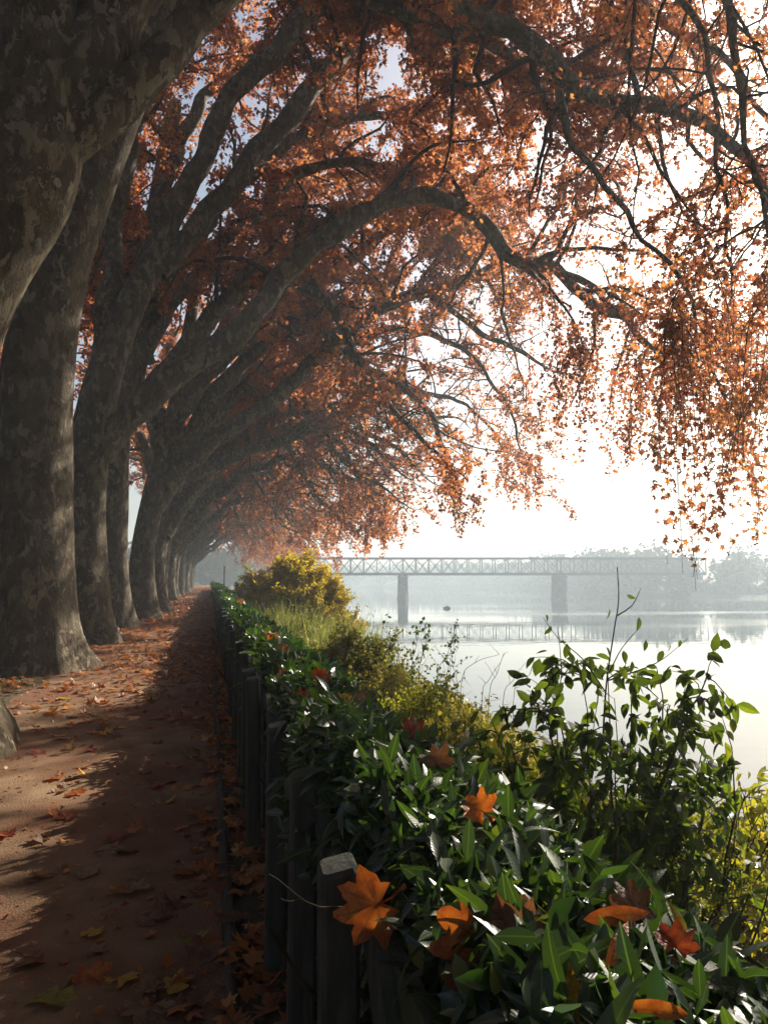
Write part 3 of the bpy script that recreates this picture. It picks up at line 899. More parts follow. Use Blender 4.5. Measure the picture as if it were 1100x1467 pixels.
# ------------------------------------------------------------------ bank vegetation
def shrub(name, base, tips, label, cat, leaf_mat_, stem_mat, rng, lsize, per_m, tm, fc, r0=.012, side=6, side_len=(.15, .4), droop=.15, spread=.02, group=None, leaf_from=.35, upright=0.0, sag=.4):
    root = empty(name, base, label, cat, group)
    base = np.asarray(base, float)
    tips = np.asarray(tips, float)
    n = len(tips)
    st = base + rng.normal(0, .06, (n, 3)) * [1, 1, 0]
    t = np.linspace(0, 1, 10)[None, :, None]
    mid = (st + tips) / 2 + rng.normal(0, .08, (n, 3)) * np.linalg.norm(tips - st, axis=1, keepdims=True) + [0, 0, .08]
    P = (1 - t) ** 2 * st[:, None] + 2 * t * (1 - t) * mid[:, None] + t * t * tips[:, None]
    P[:, 1:-1] += rng.normal(0, .008, (n, 8, 3))
    b = MB()
    tubes(b, P, r0 * np.linspace(1, .18, 10)[None] * rng.uniform(.7, 1.2, (n, 1)), 5)
    own = np.repeat(np.arange(n), side)
    u = rng.uniform(leaf_from, .98, len(own)) * 9
    k = np.minimum(u.astype(int), 8)
    s0 = P[own, k] + (P[own, k + 1] - P[own, k]) * (u - k)[:, None]
    d = norm(norm(P[own, k + 1] - P[own, k]) * .7 + rng.normal(0, .7, (len(own), 3)) + [0, 0, upright])
    ln = rng.uniform(*side_len, len(own))
    Q = grow(s0, d, ln, 5, droop, .16, rng)
    tubes(b, Q, np.tile(np.linspace(r0 * .3, r0 * .1, 6), (len(Q), 1)), 3)
    b.build('stems', stem_mat, root)
    nl = np.maximum(2, ln * per_m).astype(int)
    ow = np.repeat(np.arange(len(Q)), nl)
    u = rng.uniform(.05, 1, len(ow)) * 5
    k = np.minimum(u.astype(int), 4)
    p = Q[ow, k] + (Q[ow, k + 1] - Q[ow, k]) * (u - k)[:, None] + rng.normal(0, spread, (len(ow), 3))
    dirs = norm(norm(Q[ow, k + 1] - Q[ow, k]) * .6 + rng.normal(0, .6, (len(ow), 3)) + [0, 0, -sag])
    b = MB()
    leaves(b, p, dirs, norm(rng.normal(0, .6, (len(ow), 3)) + [0, 0, .8]), lsize * rng.uniform(.6, 1.25, len(ow)), tm, fc, rng.uniform(.3, 2, len(ow)))
    b.build('foliage', leaf_mat_, root)
    return root

def dome_tips(c, rx, ry, h, n, rng, low=.15):
    th = rng.uniform(0, 6.283, n)
    e = np.arccos(rng.uniform(low, 1, n))
    rr_ = rng.uniform(.82, 1.08, n)
    return np.stack([c[0] + rx * np.sin(e) * np.cos(th) * rr_, c[1] + ry * np.sin(e) * np.sin(th) * rr_, c[2] + h * np.cos(e) * rr_], -1)

# dark shrub with drooping pointed leaves, close behind the hedge
rng = np.random.default_rng(51)
Yd = 3.15
tp = [(800, 905), (830, 955), (765, 1000), (705, 1035), (940, 955), (1015, 965), (1035, 1030), (985, 1035), (905, 1000), (1020, 1100), (850, 1045), (925, 1090), (985, 1130), (760, 1075), (820, 1125), (880, 1000), (870, 950), (960, 1010), (790, 960), (730, 1060), (1010, 1060), (680, 1050), (700, 1080)]
tips = np.array([U(x, y, Yd + rng.uniform(-.25, .35)) for x, y in tp])
shrub('dark_shrub', (U(868, 1460, 3.2)[0], 3.2, float(zg(U(868, 1460, 3.2)[0], 3.2)) - .05), tips, 'dark green shrub with drooping pointed leaves standing out against the pale lake', 'shrub', M['dark_leaf'], M['stem'], rng, .078, 52, OVAL_T, OVAL_F, .012, 12, (.1, .3), .22, .014, None, .4, .1, .5)
# its long bare shoots with single leaves
root = empty('wispy_shoot', U(868, 1000, 3.1), 'thin bare shoot with a few single leaves rising above the dark shrub', 'plant')
b = MB()
tube(b, smooth_path([U(862, 1090, 3.1), U(868, 985, 3.1), U(880, 900, 3.1), U(886, 860, 3.1), U(884, 812, 3.1)], .03), np.linspace(.005, .002, len(smooth_path([U(862, 1090, 3.1), U(868, 985, 3.1), U(880, 900, 3.1), U(886, 860, 3.1), U(884, 812, 3.1)], .03))), 5)
for pts in ([(884, 882), (905, 868), (918, 843)], [(872, 965), (890, 930), (915, 900)], [(866, 990), (835, 945), (800, 915), (778, 885)], [(872, 975), (940, 950), (985, 915)]):
    q = smooth_path([U(x, y, 3.1) for x, y in pts], .03)
    tube(b, q, np.linspace(.0035, .0012, len(q)), 4)
b.build('stem', M['stem'], root)
lp = [(873, 880, .045), (915, 892, .055), (898, 860, .035), (893, 940, .05), (868, 935, .045), (782, 888, .03), (812, 930, .06), (806, 925, .05), (790, 905, .045), (925, 925, .045), (950, 940, .05), (960, 930, .04), (845, 950, .06), (880, 960, .06), (905, 955, .05), (835, 965, .06), (975, 925, .03), (860, 960, .05)]
P = np.array([U(x, y - 8, 3.1) for x, y, s in lp])
b = MB()
leaves(b, P, norm(rng.normal(0, .45, (len(lp), 3)) + [0, 0, -.9]), norm(rng.normal(0, .5, (len(lp), 3)) + [.2, -.9, .2]), np.array([s for *_, s in lp]) * 1.15, OVAL_T, OVAL_F)
b.build('foliage', M['dark_leaf'], root)

# yellow shrub at the right
rng = np.random.default_rng(52)
tp = [(1090, 1165), (1040, 1195), (965, 1240), (1105, 1245), (950, 1185), (1005, 1150), (1070, 1130), (1120, 1200), (1030, 1260), (975, 1290), (1080, 1300), (920, 1240), (1060, 1220), (1130, 1150), (990, 1210), (1140, 1280), (935, 1130), (1060, 1350), (1000, 1320)]
tips = np.array([U(x, y, 3.3 + rng.uniform(-.35, .5)) for x, y in tp])
bx = U(985, 1440, 3.3)[0]
shrub('yellow_shrub', (bx, 3.3, float(zg(bx, 3.3)) - .05), tips, 'sparse shrub with small yellow leaves on thin brown branches at the lower right', 'shrub', M['lime_leaf'], M['stem'], rng, .05, 30, OVAL_T, OVAL_F, .013, 8, (.12, .35), .1, .02, None, .4, .1, .4)
# bright green sprigs at the right edge
rng = np.random.default_rng(53)
tp = [(1085, 1110), (1060, 1125), (1100, 1130), (1125, 1100), (1040, 1150), (1115, 1160), (1075, 1150), (1150, 1120)]
tips = np.array([U(x, y, 3.7 + rng.uniform(-.2, .2)) for x, y in tp])
bx = U(1120, 1330, 3.7)[0]
shrub('green_shrub', (bx, 3.7, float(zg(bx, 3.7)) - .05), tips, 'bright green leafy sprig at the right edge, beside the dark shrub', 'shrub', M['lime_leaf'], M['stem'], rng, .085, 40, OVAL_T, OVAL_F, .009, 7, (.08, .22), .3, .015, None, .55, 0, .7)
# big yellow bush down the path
rng = np.random.default_rng(54)
c = U(418, 872, 29); c[2] = float(zg(c[0], 29))
ztop = U(418, 806, 29)[2]
shrub('yellow_bush', c, dome_tips(c, 2.5, 2.2, ztop - c[2], 190, rng, .05), 'big rounded bush of yellow autumn leaves at the water edge beyond the hedge', 'bush', M['yellow_leaf'], M['stem'], rng, .095, 80, DIA_T, DIA_F, .03, 18, (.25, .75), .0, .05, None, .5, .5, .1)
# small upright sprout on its top
c2 = U(405, 800, 29)
# olive rounded shrub
rng = np.random.default_rng(55)
c = U(515, 960, 12.5); c[2] = float(zg(c[0], 12.5))
shrub('olive_shrub', c, dome_tips(c, .86, .8, U(515, 905, 12.5)[2] - c[2], 90, rng, .05), 'dense rounded olive green shrub behind the middle of the hedge', 'shrub', M['olive_leaf'], M['stem'], rng, .055, 110, DIA_T, DIA_F, .014, 12, (.15, .4), .12, .03, None, .45, .2, .4)
# reeds
rng = np.random.default_rng(56)
n = 3400
Yr = rng.uniform(15, 25, n)
Xr = 1.45 + rng.random(n) * 2.4
P = np.stack([Xr, Yr, zg(Xr, Yr)], -1)
b = MB()
hgt = rng.uniform(.8, 1.5, n) * (1 + .2 * vnoise(Xr, Yr, .8, 3)) + (Xr - 1.45) * .32
Q = grow(P, np.array([0, 0, 1.]) + rng.normal(0, .26, (n, 3)), hgt * rng.uniform(.55, 1, n), 4, -.0, .08, rng)
W = np.array([.009, .011, .009, .006, .001])
side = norm(np.cross(Q[:, -1] - Q[:, 0], rng.normal(0, 1, (n, 3))))
V = np.stack([Q + side[:, None] * W[None, :, None], Q - side[:, None] * W[None, :, None]], 2)
base = (np.arange(n) * 10)[:, None, None]
F = np.array([[2 * k, 2 * k + 1, 2 * k + 3, 2 * k + 2] for k in range(4)])[None] + base
b.add(V.reshape(-1, 3), F.reshape(-1, 4))
n = 9000
o_ = rng.integers(0, len(Q), n); u = rng.uniform(.8, 3.99, n); kk = u.astype(int)
P = Q[o_, kk] + (Q[o_, kk + 1] - Q[o_, kk]) * (u - kk)[:, None] + rng.normal(0, .05, (n, 3))
leaves(b, P, norm(rng.normal(0, .7, (n, 3)) + [0, 0, .4]), norm(rng.normal(0, 1, (n, 3))), rng.uniform(.05, .12, n), [(0, 0, 0), (.5, .2, .05), (1, 0, -.2), (.5, -.2, .05)], DIA_F, rng.uniform(-1, 2, n))
tag(b.build('reeds', M['reed']), 'pale green reeds between the hedge and the big yellow bush', 'reeds', kind='stuff')

# wild shrubs on the bank
wild = [((610, 985), 8.4, .75, 1.0, 70, 'lime_leaf', .05, 'pale yellow green wild shrub on the bank just past the olive shrub'),
        ((665, 1010), 7.0, .6, .8, 55, 'under_leaf', .048, 'tangled brownish wild shrub on the bank in the middle of the slope'),
        ((700, 1075), 5.2, .5, .6, 55, 'lime_leaf', .045, 'yellow green wild shrub low on the bank just behind the hedge crest'),
        ((560, 950), 11.0, .7, .9, 50, 'under_leaf', .055, 'low wild shrub on the bank touching the olive shrub'),
        ((770, 1060), 5.8, .6, .55, 50, 'under_leaf', .045, 'straw coloured wild shrub on the bank behind the dark shrub'),
        ((960, 1130), 5.0, .8, .6, 60, 'lime_leaf', .05, 'leafy yellow green shrub on the bank half hidden by the dark shrub'),
        ((1075, 1170), 5.0, .7, .6, 55, 'under_leaf', .05, 'brownish wild shrub on the bank by the right edge')]
rng = np.random.default_rng(57)
for (px, py), Y, rad, hh, nt_, mt, ls, lab in wild:
    p = U(px, py, Y)
    c = np.array([p[0], Y, float(zg(p[0], Y))])
    shrub('wild_shrub', c, dome_tips(c, rad, rad, max(.4, p[2] - c[2]), nt_, rng, .05), lab, 'shrub', M[mt], M['stem'], rng, ls, 60, DIA_T, DIA_F, .009, 9, (.12, .4), .04, .03, 'wild shrubs on the bank', .35, .3, .2)
# wispy tall stalks seen against the water
stalks = [([(590, 960), (596, 925), (602, 898)], 9.5, 'leaf'), ([(600, 965), (610, 925), (608, 900)], 9.5, 'leaf'), ([(640, 975), (650, 930), (645, 895)], 8.5, 'feather'), ([(625, 975), (640, 940), (652, 900)], 8.5, 'feather'),
          ([(660, 985), (680, 950), (715, 938)], 8, 'bare'), ([(700, 1005), (712, 965), (722, 935)], 7, 'bare'), ([(690, 1005), (700, 975), (716, 950)], 7, 'bare'), ([(720, 1010), (735, 975), (752, 950)], 7, 'bare'), ([(560, 945), (556, 915), (548, 895)], 11, 'leaf'),
          ([(655, 980), (640, 950), (622, 925)], 8, 'feather'), ([(735, 1010), (742, 985), (760, 965)], 6.8, 'bare')]
for pts, Y, kind in stalks:
    q = [U(x, y, Y) for x, y in pts]
    g = np.array([q[0][0], Y, float(zg(q[0][0], Y))])
    root = empty('wild_stalk', g, {'leaf': 'thin upright stalk with a few dark leaves against the pale water', 'feather': 'feathery pale stalk rising from the bank against the water', 'bare': 'bare dry stalk rising from the bank against the water'}[kind], 'plant', 'wild stalks on the bank')
    q = smooth_path([g] + q, .06)
    b = MB(); tube(b, q, np.linspace(.006, .002, len(q)), 4)
    n = 14 if kind != 'bare' else 4
    k = rng.integers(len(q) // 2, len(q), n)
    Q = grow(q[k], norm(rng.normal(0, .6, (n, 3)) + [0, 0, .7]), rng.uniform(.08, .25, n), 4, .05, .2, rng)
    tubes(b, Q, np.tile(np.linspace(.0028, .0012, 5), (n, 1)), 3)
    b.build('stem', M['dry'] if kind != 'leaf' else M['stem'], root)
    if kind != 'bare':
        m_ = 30 if kind == 'leaf' else 90
        o_ = rng.integers(0, n, m_); u = rng.uniform(.2, 4, m_); kk = np.minimum(u.astype(int), 3)
        P = Q[o_, kk] + (Q[o_, kk + 1] - Q[o_, kk]) * (u - kk)[:, None]
        b = MB(); leaves(b, P, norm(rng.normal(0, .7, (m_, 3)) + [0, 0, -.2]), norm(rng.normal(0, 1, (m_, 3))), rng.uniform(.7, 1.2, m_) * (.06 if kind == 'leaf' else .035), DIA_T, DIA_F)
        b.build('foliage', M['dark_leaf'] if kind == 'leaf' else M['reed'], root)

# undergrowth covering the bank
rng = np.random.default_rng(58)
def under(n, y0, y1, x0, x1, size, hmax):
    Y = y0 + (y1 - y0) * rng.random(n) ** 1.3
    Xu = rng.uniform(x0, x1, n)
    hh = hmax * (.45 + .4 * vnoise(Xu, Y, .55, 61) + .3 * vnoise(Xu, Y, .2, 62)) * np.clip((Xu - x0) / .5 + .3, 0, 1)
    P = np.stack([Xu, Y, zg(Xu, Y) + np.clip(hh, .02, 2) * rng.random(n) ** .5], -1)
    leaves(b, P, norm(rng.normal(0, 1, (n, 3)) + [0, 0, .1]), norm(rng.normal(0, .8, (n, 3)) + [0, 0, .7]), size * rng.uniform(.5, 1.3, n), DIA_T, DIA_F, rng.uniform(-1, 2.5, n))
b = MB()
under(42000, .4, 6, 1.35, 5.5, .042, .55)
under(36000, 6, 16, 1.4, 7.4, .06, .7)
under(22000, 16, 45, 1.4, 7.6, .10, .8)
under(12000, 45, 160, 1.4, 8.0, .2, 1.3)
tag(b.build('undergrowth', M['under_leaf']), 'tangle of yellow green undergrowth covering the slope down to the lake', 'undergrowth', kind='stuff')
# dry stems through the undergrowth
n = 1500
Y = rng.uniform(1.0, 14, n); Xu = rng.uniform(1.4, 6.5, n)
P = grow(np.stack([Xu, Y, zg(Xu, Y)], -1), np.array([0, 0, 1.]) + rng.normal(0, .5, (n, 3)), rng.uniform(.3, .9, n), 6, .03, .15, rng)
b = MB(); tubes(b, P, np.tile(np.linspace(.004, .0015, 7), (n, 1)), 3)
tag(b.build('dry_stems', M['dry']), 'thin dry stems standing in the undergrowth on the slope', 'stems', kind='stuff')

rng = np.random.default_rng(60)
n = 26000
Xt, Yt = -9.5 - 22 * rng.random(n), rng.uniform(4, 190, n)
P = np.stack([Xt, Yt, zg(Xt, Yt) + rng.random(n) ** .7 * (2.2 + 1.3 * vnoise(Xt, Yt, 2.5, 64))], -1)
b = MB()
leaves(b, P, rng.normal(0, 1, (n, 3)), norm(rng.normal(0, 1, (n, 3))), rng.uniform(.2, .5, n), DIA_T, DIA_F, rng.uniform(-1, 2, n))
tag(b.build('thicket', M['far_leaf']), 'dark brown thicket on the wooded slope behind the trunks', 'thicket', kind='stuff')

# grass at the foot of the trunks and along the left of the path
rng = np.random.default_rng(59)
n = 16000
Y = 5 + 45 * rng.random(n) ** 1.5
Xg = rng.uniform(-4.6, -2.45, n)
kp = vnoise(Xg, Y, .5, 71) + rng.random(n) * .8 > .45
Y, Xg = Y[kp], Xg[kp]; n = len(Y)
P = np.stack([Xg, Y, np.zeros(n)], -1)
b = MB()
leaves(b, P, norm(rng.normal(0, .45, (n, 3)) + [0, 0, 1]), norm(rng.normal(0, 1, (n, 3)) * [1, 1, .2]), rng.uniform(.03, .08, n), [(0, .12, 0), (0, -.12, 0), (.6, 0.06, .1), (1, 0, .35)], [(0, 1, 2), (1, 3, 2)])
tag(b.build('grass', M['grass']), 'short mossy grass around the feet of the plane trees', 'grass', kind='stuff')

# ------------------------------------------------------------------ fallen leaves
FALL = {
    'orange': ([(0, (.28, .07, .016)), (.5, (.46, .14, .022)), (1, (.55, .26, .04))], 'orange'),
    'brown': ([(0, (.11, .05, .028)), (.5, (.2, .095, .05)), (1, (.27, .14, .07))], 'brown'),
    'red': ([(0, (.15, .025, .014)), (.5, (.30, .055, .02)), (1, (.40, .13, .035))], 'red'),
    'yellow': ([(0, (.42, .24, .03)), (.5, (.55, .36, .05)), (1, (.45, .4, .08))], 'yellow'),
    'pale': ([(0, (.2, .115, .06)), (.5, (.32, .2, .11)), (1, (.42, .3, .18))], 'pale tan'),
    'green': ([(0, (.2, .2, .04)), (.5, (.3, .28, .05)), (1, (.42, .32, .06))], 'yellow green'),
}
for k, (st, _) in FALL.items():
    st = [(0, tuple(c * .35 for c in st[0][1])), (.3, st[0][1]), (.6, st[1][1]), (1, st[2][1])]
    M['fall_' + k] = leaf_mat('fallen_' + k + '_leaf', st, trans=.38, tint=(1.5, 1.2, .7), rough=.5, spec=.35, clump=.55, clump_scale=5, island=False, lobes=True)

def big_leaf_mesh(name, mat, rng, amp, strap=False):
    """a lobed plane-tree leaf with teeth, curl and a stalk; about 1 unit long"""
    if strap:
        t, f = blade(8, .125, .35, .2)
        me = bpy.data.meshes.new(name)
        me.from_pydata([Vector(p) for p in t], [], f)
    else:
        ang, rad = [], []
        # lobes: (angle, radius); valleys between
        lob = [(-2.5, .5), (-2.1, .44), (-1.45, .84), (-1.1, .6), (-.7, .92), (-.36, .62), (0, 1.0), (.36, .62), (.7, .92), (1.1, .6), (1.45, .84), (2.1, .44), (2.5, .5)]
        pts = []
        for (a0, r0), (a1, r1) in zip(lob[:-1], lob[1:]):
            for t in (0, .33, .66):
                a = a0 + (a1 - a0) * t
                r = r0 + (r1 - r0) * t
                if t: r += rng.uniform(-.035, .05)
                pts.append((a, r * rng.uniform(.95, 1.05)))
        pts.append(lob[-1]); pts.append((math.pi, .08))
        n = len(pts)
        p1, p2, p3 = rng.uniform(0, 6.28, 3)
        cx = rng.uniform(.4, 1.2)
        def curl(x, y):
            r2 = x * x + y * y
            a = math.atan2(y, x)
            return amp * (.38 * r2 * math.cos(2 * a + p1) * cx + .22 * r2 * math.cos(3 * a + p2) + .28 * r2 + .05 * math.cos(7 * x + p3) * math.cos(6 * y + p2) - .05 * abs(math.sin(2.5 * a)) * math.sqrt(r2))
        V = [(0, 0, curl(0, 0))]
        for s in (.36, .7, 1):
            for a, r in pts:
                q = r * s if s == 1 else s * (r * .75 + .14)
                q = min(q, r * s * 1.15)
                x, y = q * math.cos(a) * .62, q * math.sin(a) * .62
                V.append((x, y, curl(x, y)))
        F = [(0, 1 + i, 1 + (i + 1) % n) for i in range(n)]
        for k in range(2):
            a, b_ = 1 + k * n, 1 + (k + 1) * n
            F += [(a + i, b_ + i, b_ + (i + 1) % n, a + (i + 1) % n) for i in range(n)]
        # stalk
        o = len(V)
        for i, x in enumerate((0, -.2, -.42)):
            for dy, dz in ((-.012, 0), (.012, 0), (0, .018)):
                V.append((x, dy + .05 * i * i * rng.uniform(-.6, .6), dz + .03 * i * amp + .01))
        for i in range(2):
            for q in range(3):
                F.append((o + 3 * i + q, o + 3 * i + (q + 1) % 3, o + 3 * i + 3 + (q + 1) % 3, o + 3 * i + 3 + q))
        me = bpy.data.meshes.new(name)
        me.from_pydata(V, [], F)
    me.polygons.foreach_set('use_smooth', [True] * len(me.polygons))
    uvl = me.uv_layers.new(name='UVMap')
    for lp_ in me.loops:
        c_ = me.vertices[lp_.vertex_index].co
        uvl.data[lp_.index].uv = (c_.x, c_.y)
    me.update()
    me.materials.append(mat)
    return me

lr = np.random.default_rng(77)
LEAFMESH = {k: [big_leaf_mesh('fallen_leaf', M['fall_' + k], lr, a) for a in (.25, .5, .8, 1.1, 1.5)] for k in FALL}
STRAP = {k: big_leaf_mesh('fallen_leaf', M['fall_' + k], lr, 1, True) for k in FALL}
def put_leaf(kind, var, loc, rot, size, label, group, strap=False, cat='leaf'):
    o = bpy.data.objects.new('fallen_leaf', STRAP[kind] if strap else LEAFMESH[kind][var])
    COL.objects.link(o)
    o.location = loc; o.rotation_euler = rot; o.scale = (size,) * 3
    return tag(o, label, cat, group)

GP = 'fallen plane leaves lying on the path'
SHADE = lambda x: x > -.85
colname = {k: v[1] for k, v in FALL.items()}
rl = random.Random(12)
# the ones that can be picked out in the photo (pixel of the centre)
spots = [((82, 1437), 'green', 3, .20, 'spread yellow green plane leaf with upturned lobes at the lower left of the shaded path'),
         ((135, 1415), 'orange', 2, .17, 'dull orange leaf half under a yellow green leaf at the lower left of the path'),
         ((215, 1455), 'pale', 3, .20, 'large tan and yellow leaf in the heap at the bottom of the path'),
         ((262, 1450), 'brown', 4, .19, 'curled brown leaf in the heap at the bottom of the path'),
         ((240, 1428), 'yellow', 1, .17, 'flat ochre leaf at the back of the heap at the bottom of the path'),
         ((186, 1282), 'pale', 4, .20, 'pale tan leaf with raised wings alone on the shaded path'),
         ((222, 1328), 'brown', 3, .18, 'brown folded leaf just below the raised pale tan leaf'),
         ((270, 1355), 'green', 3, .15, 'small yellow green leaf near the edging of the shaded path'),
         ((300, 1390), 'brown', 3, .19, 'reddish brown leaf with jagged edge against the wooden edging'),
         ((40, 1385), 'brown', 3, .19, 'brown hooked leaf at the edge of the sun patch by the left edge'),
         ((128, 1348), 'yellow', 0, .13, 'narrow ochre leaf lying flat in the shade left of centre'),
         ((135, 1373), 'pale', 1, .11, 'small pale leaf below the narrow ochre leaf'),
         ((95, 1178), 'red', 3, .15, 'bright red orange leaf standing up in the sunlit strip'),
         ((8, 1204), 'red', 3, .17, 'red leaf at the left edge of the sunlit path'),
         ((172, 1208), 'red', 2, .17, 'dark red leaf lying in the shade right of the sun patch'),
         ((175, 1225), 'brown', 2, .18, 'brown leaf just in front of a dark red leaf in the shade'),
         ((65, 1262), 'pale', 4, .17, 'curled pale leaf with a white rim on the sunlit sand'),
         ((93, 1003), 'yellow', 1, .19, 'yellow leaf on the sunlit path near the second tree'),
         ((95, 963), 'red', 2, .18, 'small red leaf at the foot of the second plane tree'),
         ((92, 1137), 'pale', 4, .14, 'small white curled leaf catching the sun on the path'),
         ((100, 1080), 'pale', 4, .18, 'bent pale leaf glinting in the sun beside the trunk shadow'),
         ((155, 1056), 'yellow', 4, .18, 'crumpled yellowish leaf lying near the shadow edge'),
         ((305, 1170), 'brown', 2, .17, 'dark red brown leaf beside the wooden edging'),
         ((400, 1418), 'brown', 2, .14, 'brown leaf at the foot of the fence with a bright wet rim')]
for (px, py), kd, var, s, lab in spots:
    g = G(px, py)
    put_leaf(kd, var, (g[0], g[1], .028), (rl.uniform(-.25, .25), rl.uniform(-.25, .25), rl.uniform(0, 6.28)), s, lab, GP)
cnt = 0
while cnt < 262:
    y = 2.7 + 14 * rl.random() ** 1.15
    x = rl.uniform(-4.2, .30)
    if x < -3.4 + .0 * y and y < 7: pass
    kd = rl.choices(list(FALL), [2.2, 9, 1.5, 1.0, 1.6, .4])[0]
    sh = x > -.9
    where = ('on the shaded fence side of the path' if sh else 'on the sunlit tree side of the path')
    near_ = 'in the front stretch' if y < 6 else ('in the middle stretch' if y < 11 else 'further along')
    put_leaf(kd, rl.randrange(5), (x, y, .027 + (.012 if x > .07 else 0)), (rl.uniform(-.3, .3), rl.uniform(-.3, .3), rl.uniform(0, 6.28)), rl.uniform(.10, .19), f'{colname[kd]} leaf {where} {near_}', GP)
    cnt += 1
# leaf carpet farther along, and small crumbs
rng = np.random.default_rng(78)
M['litter'] = leaf_mat('leaf_litter', [(0, (.14, .055, .03)), (.35, (.26, .10, .045)), (.65, (.38, .14, .04)), (.85, (.5, .22, .055)), (1, (.6, .42, .2))], trans=.3, tint=(1.5, 1.2, .7), clump=.3, clump_scale=.8)
b = MB()
def litter(n, y0, y1, size, p=1.0):
    Y = y0 + (y1 - y0) * rng.random(n) ** p
    Xl = np.where(rng.random(n) < .2, rng.uniform(-9, -3, n), rng.uniform(-3.4, .34, n))
    kp = rng.random(n) < .35 + .65 * np.clip(vnoise(Xl, Y, .8, 81) + .5, 0, 1)
    Xl, Y = Xl[kp], Y[kp]; n = len(Y)
    P = np.stack([Xl, Y, rng.uniform(.02, .035, n)], -1)
    leaves(b, P, norm(rng.normal(0, 1, (n, 3)) * [1, 1, .22]), norm(rng.normal(0, .3, (n, 3)) + [0, 0, 1]), size * rng.uniform(.6, 1.2, n), PLANE_T if size < .17 else DIA_T, PLANE_F if size < .17 else DIA_F, rng.uniform(-1.6, 1.6, n))
litter(1500, 8.5, 17, .14, .7)
litter(5200, 16, 34, .155, .9)
litter(9000, 34, 70, .19)
litter(9000, 70, 200, .26)
n = 900
P = np.stack([rng.uniform(.12, .4, n), .8 + 20 * rng.random(n) ** 1.4, rng.uniform(.01, .04, n)], -1)
leaves(b, P, norm(rng.normal(0, 1, (n, 3)) * [1, 1, .3]), norm(rng.normal(0, .4, (n, 3)) + [0, 0, 1]), rng.uniform(.06, .13, n), PLANE_T, PLANE_F, rng.uniform(-1.6, 1.6, n))
n = 3800
P = np.stack([rng.uniform(-3.4, .1, n), 2.4 + 13 * rng.random(n) ** 1.3, rng.uniform(.02, .03, n)], -1)
leaves(b, P, norm(rng.normal(0, 1, (n, 3)) * [1, 1, .2]), norm(rng.normal(0, .4, (n, 3)) + [0, 0, 1]), .05 * rng.random(n) ** 2 + .008, DIA_T, DIA_F, rng.uniform(-1.6, 1.6, n))
n = 260
P = np.stack([.08 - rng.exponential(.09, n), 2.4 + 14 * rng.random(n) ** 1.2, rng.uniform(.025, .045, n)], -1)
leaves(b, P, norm(rng.normal(0, 1, (n, 3)) * [1, 1, .3]), norm(rng.normal(0, .4, (n, 3)) + [0, 0, 1]), rng.uniform(.05, .12, n), PLANE_T, PLANE_F, rng.uniform(-1.6, 1.6, n))
tag(b.build('leaf_litter', M['litter']), 'carpet of reddish fallen leaves covering the path into the distance', 'leaf litter', kind='stuff')

